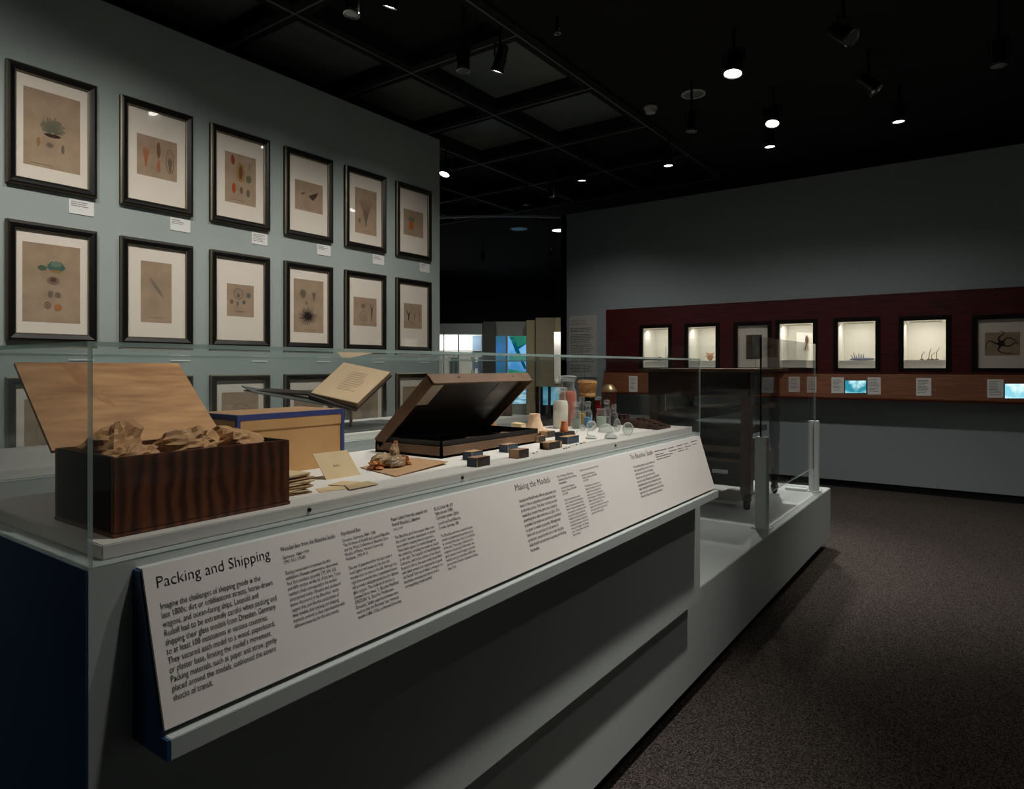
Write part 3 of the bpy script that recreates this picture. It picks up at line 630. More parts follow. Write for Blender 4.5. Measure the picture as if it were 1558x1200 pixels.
ld_ = obj('lid', gjoin(lidbox(0, LL, Y0, Y1, 0, .005), lidbox(0, LL, Y0, Y0+.005, -dw, 0), lidbox(0, LL, Y1-.005, Y1, -dw, 0), lidbox(LL-.005, LL, Y0, Y1, -dw, 0), lidbox(0, .005, Y0, Y1, -dw, 0)), M_dbrown, t)
obj('lid_lining', lidbox(.006, LL-.006, Y0+.006, Y1-.006, -.003, -.0004), mat('lid lining', (48, 34, 26), .5, c2=(18, 13, 11), nscale=5), ld_)
obj('paper_label', lidbox(LL-.115, LL-.035, Y0+.035, Y0+.085, -.0045, -.0032), mat('grey label', (190, 176, 156), .8), ld_)
obj('paper_label', lidbox(LL-.16, LL-.008, Y0+.33, Y0+.42, -.0040, -.0031), mat('scuffed lining', (120, 110, 98), .55, c2=(60, 52, 45), nscale=6, stretch=(3, 1, 3)), ld_)
for f_ in (.25, .8): obj('peg', gtube(LM(LL-.001, Y0+f_*(Y1-Y0), -.008), LM(LL+.0015, Y0+f_*(Y1-Y0), -.008), .003, n=8), M_liner, ld_)

# match boxes: (base corner pixel, size, drawer pull, colours)
M_mbs = [mat('match blue', (52, 68, 84), .7), mat('match dark', (48, 38, 34), .7, c2=(62, 50, 44), nscale=30), mat('match tan', (190, 150, 110), .8), mat('match pink', (190, 150, 126), .8, c2=(170, 132, 108), nscale=40)]
def matchbox(px, py, lab, rot=0.0, lx=.030, ly=.052, hz=.0215, pull=0.0, pal=(0, 1, 3), z=0):
    p = D(px, py)+Vector((0, 0, z)); M = Matrix.Translation(p) @ Matrix.Rotation(rot, 4, 'Z')
    t = thing('matchbox', p, lab, 'matchbox', 'old matchboxes on the deck')
    e = .0012                                   # front corner nearest the viewer sits at the local origin: x from -lx to 0, y from 0 to ly
    obj('drawer', gx(gjoin(gbox(-lx+e, -e, -pull+.0004, ly-pull-.0004, e, e*2), gbox(-lx+e, -lx+2*e, -pull, ly-pull, e, hz-e), gbox(-2*e, -e, -pull, ly-pull, e, hz-e), gbox(-lx+e, -e, -pull, -pull+e, e, hz-e), gbox(-lx+e, -e, ly-pull-e, ly-pull, e, hz-e)), M), M_mbs[2] if pal[0] != 0 else M_mbs[0], t)
    s = obj('sleeve', gx(gjoin(gbox(-e, 0, 0, ly, 0, hz), gbox(-lx, -lx+e, 0, ly, 0, hz), gbox(-lx, 0, 0, ly, 0, e)), M), M_mbs[pal[1]], t)
    obj('top_label', gx(gbox(-lx, 0, 0, ly, hz-e, hz), M), M_mbs[pal[2]], s)
    obj('worn_edge', gx(gjoin(gbox(-.0012, .0002, -.0003, .0008, 0, hz), gbox(-lx, 0, -.0003, .0004, hz-.0006, hz+.0002)), M), M_mbs[2], s)
matchbox(726, 711, 'dark blue ended matchbox nearest the case front', 0, ly=.048)
matchbox(718, 701, 'tan topped matchbox just behind the dark blue ended one', 0, ly=.044, pal=(0, 0, 2))
matchbox(789, 698, 'tan ended matchbox second from the front', 0, ly=.046, pal=(2, 1, 3))
matchbox(773, 689, 'blue matchbox tucked behind the tan ended one', 0, ly=.046, pal=(0, 0, 3))
matchbox(835, 684.5, 'matchbox with its drawer end open, in front of the stacked boxes', 0, ly=.06, hz=.02, pal=(2, 1, 2), pull=-.012)
matchbox(864, 676, 'grey-blue matchbox in front of the orange cone', .0, ly=.066, hz=.022, pal=(0, 0, 2))
matchbox(857, 672, 'dark matchbox carrying the orange cone', 0, ly=.07, hz=.028, pal=(0, 1, 1))
matchbox(819, 674, 'small brown matchbox at the clamshell corner', 0, ly=.04, hz=.02, lx=.026, pal=(2, 1, 2))
matchbox(832, 666, 'tan and dark matchbox below the plaster mould', 0, ly=.05, hz=.02, pal=(2, 1, 2))
cc = on_x(789, 600, -1.375); cc.z = DZ
o = obj('card_box', gx(gjoin(gbox(-.018, .018, -.026, .026, 0, .022), gprism([(-.018, .022), (.018, .022), (.02, .026), (-.02, .030)], 'y', -.026, .026)), Matrix.Translation(cc) @ Matrix.Rotation(.25, 4, 'Z')), M_env); tag(o, 'small cream card box behind the clamshell', 'box')
cc = on_x(752, 600, -1.385); cc.z = DZ
o = obj('paper_scrap', gjoin(gslab([cc+Vector((.01, -.02, 0)), cc+Vector((.01, .02, 0)), cc+Vector((-.004, .022, .03)), cc+Vector((-.004, .0, .040))], .001)), M_tissueo); tag(o, 'small folded orange paper scrap behind the clamshell', 'paper')

# plaster mould and cone
p = D(829, 660); M_pl = mat('peach plaster', (222, 178, 140), .7, c2=(236, 204, 174), nscale=30)
t = thing('plaster_mould', p+Vector((-.03, .0, 0)), 'peach plaster mould with a flared skirt behind the matchboxes', 'mould')
c_ = (p.x-.035, p.y-.01, DZ)
obj('body', glathe([(.026, 0), (.032, .004), (.032, .014), (.028, .03), (.021, .048), (.019, .064), (.02, .068), (.013, .069)], c_, 16), M_pl, t, True)
obj('skirt', gx(glathe([(.018, 0), (.02, .006), (.014, .016), (.004, .02)], n=14), Matrix.Translation((c_[0]+.012, c_[1]+.034, DZ))), M_pl, t, True)
p = D(857, 672); q = (p.x-.016, p.y+.03, DZ+.028)
o = obj('clay_cone', glathe([(.013, 0), (.0135, .003), (.011, .014), (.0085, .026), (.009, .032), (.006, .034)], q, 14), mat('orange clay', (214, 120, 66), .6), smooth=True); tag(o, 'small orange clay cone standing on a dark matchbox', 'cone')

# glass bottles and jars
M_clear = milky('bottle glass', (248, 250, 249), .08, .6, 2.5)
def bottle(px, Yc, r, hb, hn, lab, content=None, fill=.6, glass=None, neck=.55, stopper=True, name='bottle'):
    p = on_y(px, 600, Yc); c = (p.x, p.y, DZ); rn = r*neck
    t = thing(name, c, lab, 'bottle' if name == 'bottle' else 'jar', 'glass bottles and jars in the case')
    obj('glass_body', glathe([(r*.9, 0), (r, .003), (r, hb*.86), (r*.92, hb*.94), (rn*1.05, hb), (rn, hb+.004), (rn, hb+hn*.75), (rn*1.25, hb+hn*.8), (rn*1.25, hb+hn*.9)], c, 20), glass or M_clear, t, True)
    if content: obj('contents', glathe([(r*.86, .002), (r*.93, .006), (r*.93, hb*min(fill, .82)), (r*.8, hb*fill), (r*.2, hb*fill+.002)], c, 20), content, t, True)
    if stopper: obj('stopper', glathe([(rn*.8, hb+hn*.7), (rn*.85, hb+hn*.92), (rn*1.3, hb+hn), (rn*1.45, hb+hn+.006), (rn*1.1, hb+hn+.011), (rn*.3, hb+hn+.012)], c, 16), M_clear, t, True)
    return t
M_pow = mat('white powder', (232, 222, 204), .9); M_ter = mat('terracotta powder', (196, 92, 58), .6)
bottle(853, 2.13, .029, .108, .034, 'tall glass jar of white powder with stopper', M_pow, .95, neck=.62, name='jar')
bottle(864, 2.22, .035, .145, .040, 'taller jar of terracotta powder behind the white one', M_ter, .93, neck=.7, name='jar')
p = on_y(894, 600, 2.29); c_ = (p.x, p.y, DZ)
t = thing('jar', c_, 'dark jar capped with tied brown paper among the bottles', 'jar', 'glass bottles and jars in the case')
obj('body', glathe([(.026, 0), (.029, .004), (.029, .10), (.026, .118), (.024, .13)], c_, 18), mat('dark green glass', (24, 26, 16), .15), t, True)
V, Fc = glathe([(.028, .112), (.034, .116), (.030, .128), (.035, .15), (.037, .168), (.033, .176), (.01, .178)], c_, 18)
obj('paper_cap', ([Vector((c_[0]+(q.x-c_[0])*(1+.18*mnoise.noise(q*60)), c_[1]+(q.y-c_[1])*(1+.18*mnoise.noise(q*60)), q.z+.004*mnoise.noise(q*70))) for q in V], Fc), mat('waxed paper cap', (196, 142, 76), .5, c2=(150, 100, 50), nscale=40), t)
obj('string', glathe([(.031, .122), (.0325, .124), (.031, .126)], c_, 18), M_env, t)
p = on_y(926, 600, 2.425); c_ = (p.x, p.y, DZ)
t = thing('canister', c_, 'dark brown canister with a brass domed top behind the bottles', 'canister')
obj('body', glathe([(.030, 0), (.031, .003), (.031, .128)], c_, 20), mat('brown canister', (74, 34, 18), .3), t, True)
obj('dome', glathe([(.034, .128), (.034, .132), (.029, .142), (.022, .15), (.018, .156), (.008, .159)], c_, 20), mat('old brass', (150, 128, 98), .4, .6), t, True)
bottle(876.5, 2.15, .0175, .068, .020, 'clear bottle with grey-green liquid, left of the blue one', mat('grey green liquid', (120, 140, 130), .2), .55)
bottle(885.5, 2.235, .0145, .060, .042, 'narrow bottle of yellow powder with a cream stopper', mat('yellow powder', (190, 150, 30), .7), .85)
bottle(894.5, 2.20, .0165, .066, .022, 'small glass bottle of blue powder', mat('blue powder', (70, 140, 190), .7), .6)
bottle(908, 2.36, .0200, .078, .022, 'dark red glass bottle with stopper', mat('red powder', (140, 14, 28), .4), .95, neck=.7, glass=milky('red glass', (235, 120, 120), .25, .6, 2.0, (130, 14, 26)))
bottle(915, 2.25, .0195, .058, .014, 'wide clear bottle with pale green contents', mat('pale green liquid', (170, 190, 170), .2), .7, neck=.8, stopper=False)
bottle(923, 2.32, .0165, .070, .020, 'clear bottle with a large round stopper', mat('mauve powder', (150, 130, 140), .5), .5)
bottle(934, 2.30, .0140, .056, .018, 'small clear bottle of dark powder at the end of the row', mat('charcoal powder', (46, 46, 56), .6), .75)

# glass blanks
M_lensg = milky('blank glass', (236, 240, 238), .16, .8, 2.0, (226, 226, 222))
def blank(px, py, rx, rz, lab, flat=False, name='glass_blank'):
    p = D(px, py); c = (p.x-rx*.5, p.y+rx*.6, DZ+(0 if flat else rz*.93))
    if flat: g = gellip(c, rx, rx, rz, 20, 12, 0.0)
    else: g = gellip(c, rx, rx, rz, 20, 12)
    o = obj(name, g, M_lensg, smooth=True); tag(o, lab, 'glass', 'clear glass blanks in the case'); return o
blank(874, 652, .0115, .015, 'small clear glass ball left of the blank row')
blank(887, 656, .0105, .012, 'small clear glass ball in front of the blue bottle')
blank(901, 655, .019, .018, 'round clear glass ball before the wide bottle')
blank(901, 668, .020, .009, 'flat clear glass disc nearest the grey-blue matchbox', True)
blank(924, 658, .028, .030, 'large clear glass dome below the round stopper', True)
blank(940, 657, .0125, .024, 'upright clear glass egg beside the large dome')
blank(931, 668, .021, .020, 'low clear glass half lens at the case front', True)
blank(957, 662, .0190, .022, 'round clear glass ball furthest right')
for k, (px, py, dx, dy, lab) in enumerate([(880, 664, .02, .03, 'bent glass rod beside the flat disc'), (905, 664, .03, .01, 'thin glass rod leaning on the disc')]):
    p = D(px, py)+Vector((0, 0, .002)); o = obj('glass_rod', gjoin(gtube(p, p+Vector((-dx, dy*.3, .001)), .0018, n=8), gtube(p+Vector((-dx, dy*.3, .001)), p+Vector((-dx, dy, .016)), .0018, n=8)), M_lensg); tag(o, lab, 'glass rod')
# loose glass parts near the open matchbox
M_bit = mat('glass bits', (150, 110, 90), .3)
for k, (px, py) in enumerate([(858, 683), (862, 682), (866, 681), (877, 677), (884, 675), (889, 673), (812, 690), (817, 688)]):
    p = D(px, py); o = obj('glass_fragment', gx(gellip((0, 0, .0015), .006 if k in (4, 5) else .0035, .0025, .0016, 8, 5), Matrix.Translation(p) @ Matrix.Rotation(k*.8, 4, 'Z')), M_bit if k != 3 else M_ink); tag(o, 'tiny glass fragment on the deck beside the open matchbox', 'glass', 'loose glass fragments')
# wooden tools
M_tool = mat('old tool wood', (84, 54, 38), .6, c2=(56, 34, 24), nscale=20, stretch=(4, .8, 4))
for k, (x, ya_, yb_, hz, lab) in enumerate([(-.990, 2.27, 2.392, .010, 'flat wooden tool bar nearest the case front'), (-1.022, 2.28, 2.415, .014, 'second dark wooden tool bar from the front'), (-1.054, 2.29, 2.438, .018, 'third dark wooden tool bar from the front'), (-1.086, 2.30, 2.455, .021, 'fourth dark wooden tool bar from the front'), (-1.118, 2.31, 2.470, .024, 'rearmost dark wooden tool bar')]):
    g = gjoin(gprism([(x-.012, DZ), (x+.012, DZ), (x+.010, DZ+hz), (x-.010, DZ+hz)], 'y', ya_, yb_), gbox(x-.007, x+.007, yb_-.07, yb_-.02, DZ+hz, DZ+hz+.006), gbox(x-.010, x+.010, ya_+.01, ya_+.03, DZ+hz, DZ+hz+.003))
    o = obj('wooden_tool', g, M_tool, bevel=.0008); tag(o, lab, 'tool', 'wooden tools at the end of the case')
p = D(951, 647)
t = thing('wooden_mould', p, 'dark brown wooden block mould behind the glass balls', 'mould')
obj('block', gbox(p.x-.045, p.x, p.y, p.y+.06, DZ, DZ+.024), M_tool, t, bevel=.001); obj('top_block', gbox(p.x-.04, p.x-.008, p.y+.02, p.y+.058, DZ+.024, DZ+.040), M_tool, t, bevel=.001)
obj('dowel', gtube((p.x-.02, p.y+.008, DZ+.024), (p.x-.02, p.y+.008, DZ+.036), .006), M_tool, t)

# ================================================================== things in the rear case
D2 = exec_deck2
def E(px, py): return on_z(px, py, D2-H)
t0 = E(533, 652)
t = thing('book_cradle', (t0.x, t0.y, D2), 'thin metal cradle holding up the open book in the rear case', 'stand')
o = obj('base_plate', gbox(-2.19, -1.87, 1.36, 2.05, D2, D2+.006), mat('grey cradle base', (88, 92, 92), .6), t)
# book geometry: near edge A-B, far edge D-C  (right leaf), left board lies flat
A = on_x(472, 598, -2.05); Bp = on_x(544, 614, -1.875); Cc = on_x(607, 551, -2.07); Dd = on_x(523, 551, -2.17)
Cc = Dd+(Bp-A)*1.10
nb = (Bp-A).cross(Dd-A).normalized()
if nb.z < 0: nb = -nb
tb = .022
bk = thing('open_book', ((A+Bp)/2)-Vector((0, 0, .03)), 'open book with cream page and dark cover on the rear cradle', 'book')
def inset(P, s): m_ = sum(P, Vector())/4; return [m_+(p_-m_)*s for p_ in P]
pg = inset([A, Bp, Cc, Dd], .98)
obj('pages', gjoin(gslab([A, Bp, Cc, Dd], tb*.7)), mat('page block', (150, 118, 84), .8, c2=(120, 90, 62), nscale=90, stretch=(1, 1, 30)), bk)
pgo = obj('open_page', gslab([q+nb*.0015 for q in pg], .001), mat('cream page', (228, 196, 158), .85), bk)
uu, vv = (Bp-A), (A-Dd)
obj('print', greek(pg[3]+uu*.36+vv*.22+nb*.0022, (Bp-A).normalized(), (A-Dd).normalized(), (Bp-A).length*.42, 9, (A-Dd).length*.062, (A-Dd).length*.018, 5, Vector((0, 0, 0)), .6), mat('page print', (176, 150, 120), .9), pgo)
obj('cover_board', gslab([q-nb*tb*.72+(q-(A+Cc)/2)*.03 for q in (A, Bp, Cc, Dd)], .005), mat('book cover', (46, 36, 30), .6), bk)
Lf = on_x(371, 591, -2.10); back_ = (Dd-A); back_.z = 0; back_ = back_.normalized()*.17
lo = Vector((0, 0, -.004))
obj('cover_board', gslab([Lf+lo, A-nb*tb*.2, A-nb*tb*.2+back_, Lf+lo+back_], .006), MATS['book cover'], bk)
obj('spine', gslab([A-nb*tb*.1, Bp-nb*tb*.95, Bp-nb*tb*1.2, A-nb*tb*1.0], .012), MATS['book cover'], bk)
for q in (t0, E(512, 653), E(535, 645)):
    top = on_x(q.x*0+533, 618, t0.x)
    obj('rod', gtube((q.x, q.y, D2+.006), (q.x, q.y, top.z-.004), .004, n=8), M_gold, t)
obj('support', gslab([on_x(385, 596, -2.06), on_x(545, 624, -1.95), on_x(545, 624, -1.95)+Vector((-.10, .02, .02)), on_x(385, 596, -2.06)+Vector((-.1, .02, .02))], .004), mat('cradle grey', (110, 114, 112), .4, .3), t)
p = E(771, 633); M_bark = mat('bark', (110, 78, 48), .8, c2=(60, 42, 26), nscale=40, bump=1, bscale=60)
o = obj('bark_cylinder', glathe([(.030, 0), (.032, .004), (.0305, .05), (.032, .1), (.031, .135), (.02, .137)], (p.x-.02, p.y+.02, D2), 20), M_bark, smooth=True); tag(o, 'brown bark-covered cylinder at the end of the rear case', 'cylinder')
p = E(747, 634)
V, Fc = [], []
for k in range(22):
    a = k*2.4; e = math.asin((k+.5)/22); q = Vector((p.x-.02, p.y, D2+.012)); g = gtube(q, q+Vector((math.cos(a)*math.cos(e), math.sin(a)*math.cos(e), math.sin(e)*.9))*.028, .003, .0008, 5); oo = len(V); V += g[0]; Fc += [tuple(i+oo for i in f_) for f_ in g[1]]
g2 = gellip((p.x-.02, p.y, D2+.012), .014, .014, .0118, 10, 6)
o = obj('spiny_shell', gjoin((V, Fc), g2), M_shaded_wood); tag(o, 'small dark spiny shell beside the bark cylinder', 'shell')
c = [E(585, 642), E(600, 640), E(655, 634), E(600, 633)]
o = obj('paper_sheet', gslab([on_z(585, 643, D2-H+.0015), on_z(640, 641, D2-H+.0015), on_z(640, 637, D2-H+.0015), on_z(600, 637, D2-H+.0015)], .001), M_env); tag(o, 'pale sheet lying flat in the rear case beyond the book', 'paper')

# ================================================================== desk on the platform
dx0, dx1, dy0, dy1 = -1.93, -1.15, 4.12, 4.96; DT = -.012+H
t = thing('work_desk', ((dx0+dx1)/2, (dy0+dy1)/2, PZ), 'dark antique wooden workbench on the low platform', 'desk')
obj('top', gbox(dx0, dx1, dy0, dy1, DT-.022, DT), M_desktop, t, bevel=.003)
obj('apron', gjoin(gbox(dx0+.06, dx1-.06, dy0+.06, dy0+.08, DT-.17, DT-.022), gbox(dx0+.06, dx1-.06, dy1-.08, dy1-.06, DT-.17, DT-.022), gbox(dx0+.06, dx0+.08, dy0+.08, dy1-.08, DT-.17, DT-.022), gbox(dx1-.08, dx1-.06, dy0+.08, dy1-.08, DT-.17, DT-.022)), M_desk, t)
obj('bracket', gprism([(dx1-.06, DT-.022), (dx1-.01, DT-.022), (dx1-.02, DT-.05), (dx1-.06, DT-.09)], 'y', dy1-.1, dy1-.06), M_desk, t)
for X in (dx1-.08, dx0+.09):     # square front legs with turned feet
    y = dy0+.105; s = .032
    lg = obj('leg', gjoin(gprism([(X-s, PZ+.10), (X+s, PZ+.10), (X+s, PZ+.34), (X-s, PZ+.34)], 'y', y-s, y+s), gbox(X-s*.92, X+s*.92, y-s*.92, y+s*.92, PZ+.34, DT-.022)), M_desk2, t, bevel=.002)
    obj('foot', glathe([(.012, 0), (.020, .006), (.023, .05), (.030, .06), (.026, .075), (.034, .10)], (X, y, PZ), 14), M_desk, lg, True)
for X in (dx1-.08, dx0+.09):     # turned rear legs
    y = dy1-.075
    lg = obj('leg', glathe([(.030, .09), (.030, .30), (.026, .32), (.036, .40), (.036, .50), (.026, .53), (.036, .56), (.040, .60), (.024, .63), (.036, .68), (.036, DT-.022-PZ)], (X, y, PZ), 16), M_desk, t, True)
    obj('foot', glathe([(.008, 0), (.018, .01), (.028, .05), (.020, .065), (.030, .09)], (X, y, PZ), 14), M_desk, lg, True)
zs = PZ+.29
obj('lower_shelf', gbox(dx0+.07, dx1-.075, dy0+.08, dy1-.05, zs, zs+.022), M_desktop, t)
obj('side_rail', gbox(dx1-.09, dx1-.07, dy0+.13, dy1-.1, DT-.27, DT-.235), M_desktop, t); obj('side_rail', gbox(dx1-.09, dx1-.07, dy0+.13, dy1-.1, zs-.10, zs), M_desk2, t)
cr = obj('drawer_box', gbox(dx0+.12, dx1-.115, dy0+.085, dy1-.2, zs-.15, zs), M_desk, t)
obj('handle', gbox(dx1-.29, dx1-.19, dy0+.078, dy0+.085, zs-.075, zs-.05), M_chrome, cr)
# bellows under the top
bz = DT-.37
obj('bellows', gjoin(gprism([(dx0+.0, bz-.02), (dx0+.18, bz+.10), (dx1-.12, bz+.13), (dx1-.12, bz+.10), (dx0+.2, bz+.0)], 'y', dy0+.12, dy1-.12),
    gprism([(dx0-.02, bz-.05), (dx0+.10, bz-.02), (dx1-.12, bz-.02), (dx1-.12, bz-.06), (dx0+.02, bz-.09)], 'y', dy0+.10, dy1-.12)), M_leather, t)
obj('bellows_board', gbox(dx0+.16, dx1-.12, dy0+.09, dy1-.1, bz-.16, bz-.12), M_desktop, t)
o = obj('white_board', gbox(-1.52, -1.24, 4.33, 4.80, PZ, PZ+.018), M_deck); tag(o, 'white board lying on the platform beneath the workbench', 'board')
o = obj('metal_plate', gbox(-1.20, -1.06, 5.06, 5.12, PZ, PZ+.018), M_post); tag(o, 'small pale metal clamp on the platform behind the workbench', 'clamp')

# glass barrier: slotted posts and panes
def post(x, y, lab, face=False):
    t = thing('barrier_post', (x, y, PZ), lab, 'post', 'barrier posts on the platform')
    r, h_ = .030, .505
    V1 = gbox(x-r, x-.005, y-r, y+r, PZ+.006, PZ+h_); V2 = gbox(x+.005, x+r, y-r, y+r, PZ+.006, PZ+h_)
    obj('post_half', V1, M_post, t, bevel=.003); obj('post_half', V2, M_post, t, bevel=.003)
    obj('core', gbox(x-.0045, x+.0045, y-r+.002, y+r-.002, PZ+.006, PZ+.16), M_post, t)
    if face: obj('face_plate', gbox(x-r, x+r, y-r-.004, y-r-.0002, PZ+.006, PZ+h_), M_post, t)
    pl = obj('base_plate', gbox(x-.05, x+.05, y-.05, y+.05, PZ, PZ+.006), M_post, t)
    for sx in (-1, 1):
        for sy in (-1, 1): obj('bolt', glathe([(.005, 0), (.005, .003), (.002, .004)], (x+sx*.041, y+sy*.041, PZ+.006), 8), M_chrome, pl)
GX, GY0, GY1, GXL = -1.02, 3.79, 5.13, -1.93
post(GX, GY0, 'white slotted post nearest the front of the platform', True); post(GX, GY1, 'white slotted post at the far front platform corner')
post(GXL-.25, GY0, 'white slotted post behind the desk on the near side', True); post(GXL-.25, GY1, 'white slotted post behind the desk on the far side')
gz0, gz1 = PZ+.17, .165+H
t = thing('glass_barrier', (GX, (GY0+GY1)/2, gz0), 'clear glass barrier pane along the aisle side of the workbench', 'glass pane', 'barrier panes round the workbench')
pane('pane', GX-.004, GX+.004, GY0-.029, GY1+.03, gz0, gz1, t)
obj('gasket', gbox(GX-.0045, GX+.0045, GY0-.0295, GY0-.0265, PZ+.5, gz1), M_kick, t)
t = thing('glass_barrier', ((GX+GXL)/2, GY0, gz0), 'clear glass barrier pane across the near end of the workbench', 'glass pane', 'barrier panes round the workbench')
pane('pane', GXL-.215, GX-.035, GY0-.004, GY0+.004, gz0-.15, gz1, t)
t = thing('glass_barrier', ((GX+GXL)/2, GY1, gz0), 'clear glass barrier pane across the far end of the workbench', 'glass pane', 'barrier panes round the workbench')
pane('pane', GXL-.215, GX-.035, GY1-.004, GY1+.004, gz0-.15, gz1-.0, t)

# ================================================================== far display wall
FP = FY-.02
wins = [(978, 1017, 499, 559, 'n'), (1047, 1089, 497, 559, 'n'), (1122, 1168, 495, 559, 'p'), (1186, 1237, 492, 559, 'n'), (1275, 1332, 489, 560, 'n'), (1375, 1439, 487, 560, 'n'), (1487, 1566, 485, 560, 'p')]
WR = []
for a, b, c, d, k in wins:
    p, q = on_y(a, (c+d)/2, FP), on_y(b, (c+d)/2, FP); WR.append((p.x, q.x, on_y((a+b)/2, d, FP).z, on_y((a+b)/2, c, FP).z, k))
xs = [PXL]; RZ1 = -.072+H
g = []; prev = PXL
zmin = min(r_[2] for r_ in WR); zmax = max(r_[3] for r_ in WR)
for x0, x1, z0, z1, k in WR:
    g += [gbox(prev, x0, FP, FP+.02, RZ1-.06, PT), gbox(x0, x1, FP, FP+.02, z1, PT), gbox(x0, x1, FP, FP+.02, RZ1-.06, z0)]; prev = x1
g.append(gbox(prev, 5.85, FP, FP+.02, RZ1-.06, PT))
t = thing('display_wall', (1.0, FP, PB), 'dark maroon wood display wall with a cherry rail', 'display wall')
obj('maroon_panel', gjoin(*g), M_maroon, t)
RP = FP-.13; RB = -.325+H
rail = obj('rail', gprism([(FP, RZ1), (FP-.05, RZ1), (RP, RB+.0), (RP, RB-.012), (FP, RB-.012)], 'x', PXL, 5.85), M_rail, t)
obj('rail_lip', gbox(PXL, 5.85, FP-.055, FP, RZ1, RZ1+.018), M_maroon, t); obj('rail_foot', gbox(PXL, 5.85, RP-.008, FP, RB-.03, RB-.012), M_maroon, t)
desc = ['leftmost lit white niche holding two tiny models', 'second lit white niche with a small round model', '', 'lit white niche with a hanging spotted model', 'lit white niche with a blue-tinted branching model', 'large lit white niche with thin upright tentacle models', '']
for i, (x0, x1, z0, z1, k) in enumerate(WR):
    cx = (x0+x1)/2; ft = .055
    if k == 'n':
        t = thing('lit_niche', (cx, FP, z0), desc[i], 'niche', 'lit niches in the display wall')
        dpt = .42; y1 = FP+dpt
        obj('liner', ([Vector(v) for v in [(x0, FP, z0), (x1, FP, z0), (x1, FP, z1), (x0, FP, z1), (x0, y1, z0), (x1, y1, z0), (x1, y1, z1), (x0, y1, z1)]], [(4, 5, 6, 7), (0, 1, 5, 4), (3, 2, 6, 7), (0, 3, 7, 4), (1, 2, 6, 5)]), M_white, t)
        sz = z0+.085
        obj('shelf', gbox(x0, x1, FP+.05, y1, z0, sz), M_white, t)
        obj('lamp_strip', gbox(x0+.04, x1-.04, FP+.12, FP+.15, z1-.016, z1-.005), M_white, t)
        l = bpy.data.lights.new('niche_lamp', 'AREA'); l.shape = 'RECTANGLE'; l.size = (x1-x0)*.8; l.size_y = .05; l.energy = [.62, .66, 0, .85, .75, .8, 0][i]; l.color = (1, .97, .9)
        lo_ = bpy.data.objects.new('niche_lamp', l); COL.objects.link(lo_); lo_.parent = t; lo_.location = Vector((cx, FP+.135, z1-.02))-Vector(t.location); lo_.rotation_euler = (.2, 0, 0)
        pane('pane', x0, x1, FP+.004, FP+.008, z0, z1, t, M_glaze)
    else:
        t = thing('framed_print', (cx, FP, z0), 'grey matted print of a dark five-armed brittle star on the display wall' if i == 6 else 'grey matted dark print between the lit niches', 'framed print')
        mp_ = obj('mat', gbox(x0, x1, FP+.018, FP+.022, z0, z1), M_mat, t)
        w_, h_ = x1-x0, z1-z0
        sx0, sx1, sz0, sz1 = (x0+.15*w_, x1-.17*w_, z0+.26*h_, z1-.27*h_) if i == 6 else (x0+.28*w_, x1-.2*w_, z0+.2*h_, z1-.22*h_)
        sh = obj('sheet', gbox(sx0, sx1, FP+.016, FP+.018, sz0, sz1), M_sheet if i == 6 else mat('dark print', (70, 60, 44), .8, c2=(40, 34, 28), nscale=8), t)
        if i == 6:
            cxx, czz = sx0+.47*(sx1-sx0), sz0+.52*(sz1-sz0); V, Fc = [], []
            for kk, a0 in enumerate((40, 110, 185, 265, 330)):
                a = math.radians(a0); pts = []
                for s in range(10): aa = a+math.sin(s*.55+kk)*.75*(s/9); l_ = s/9*.14; pts.append((cxx+l_*math.cos(aa), czz+l_*math.sin(aa)*.9))
                for s in range(9):
                    P_ = stroke(pts[s], pts[s+1], .011*(1-s/11), .011*(1-(s+1)/11)); oo = len(V); V += [Vector((q[0], FP+.0155, q[1])) for q in P_]; Fc.append((oo, oo+1, oo+2, oo+3))
            oo = len(V); bl = blob((cxx, czz), (.03, .03), 14, .05); V += [Vector((q[0], FP+.0150, q[1])) for q in bl]; Fc.append(tuple(range(oo, oo+14)))
            obj('drawing', (V, Fc), inkmat(DK), sh)
        pane('glazing', x0, x1, FP+.004, FP+.008, z0, z1, t, M_glaze)
    def yring(x0, x1, z0, z1, w2, y0_, y1_): return gjoin(gbox(x0-w2, x0, y0_, y1_, z0-w2, z1+w2), gbox(x1, x1+w2, y0_, y1_, z0-w2, z1+w2), gbox(x0, x1, y0_, y1_, z1, z1+w2), gbox(x0, x1, y0_, y1_, z0-min(w2, .03), z0))
    obj('surround', yring(x0, x1, z0, z1, .045, FP-.012, FP), M_frame, t)
# tiny specimens
def nz(i): return WR[i][2]+.085
def spot_in(i, f_, dy=.20): x0, x1 = WR[i][0], WR[i][1]; return Vector((x0+f_*(x1-x0), FP+dy, nz(i)))
M_spec = mat('model amber', (150, 110, 70), .3, c2=(90, 60, 40), nscale=30); M_specg = mat('model green', (130, 140, 60), .3); M_specb = mat('model blue', (96, 104, 128), .4)
p = spot_in(0, .42); o = obj('glass_model', gellip(p+Vector((0, 0, .03)), .03, .03, .03, 12, 8), M_spec, smooth=True); tag(o, 'tiny amber ball model in the leftmost lit niche', 'glass model')
p = spot_in(0, .8); o = obj('glass_model', gjoin(*[gtube(p, p+Vector((.03*math.cos(k), .02*math.sin(k), .06+.02*(k % 3))), .006, .003, 6) for k in range(6)]), M_specg); tag(o, 'tiny yellow-green tufted model in the leftmost lit niche', 'glass model')
p = spot_in(1, .6); g = [gellip(p+Vector((0, 0, .05)), .04, .04, .05, 12, 8)]+[gtube(p+Vector((0, 0, .05)), p+Vector((.06*math.cos(k*.7), .03*math.sin(k*.7), .05+.055*abs(math.sin(k*1.3)))), .008, .004, 6) for k in range(9)]
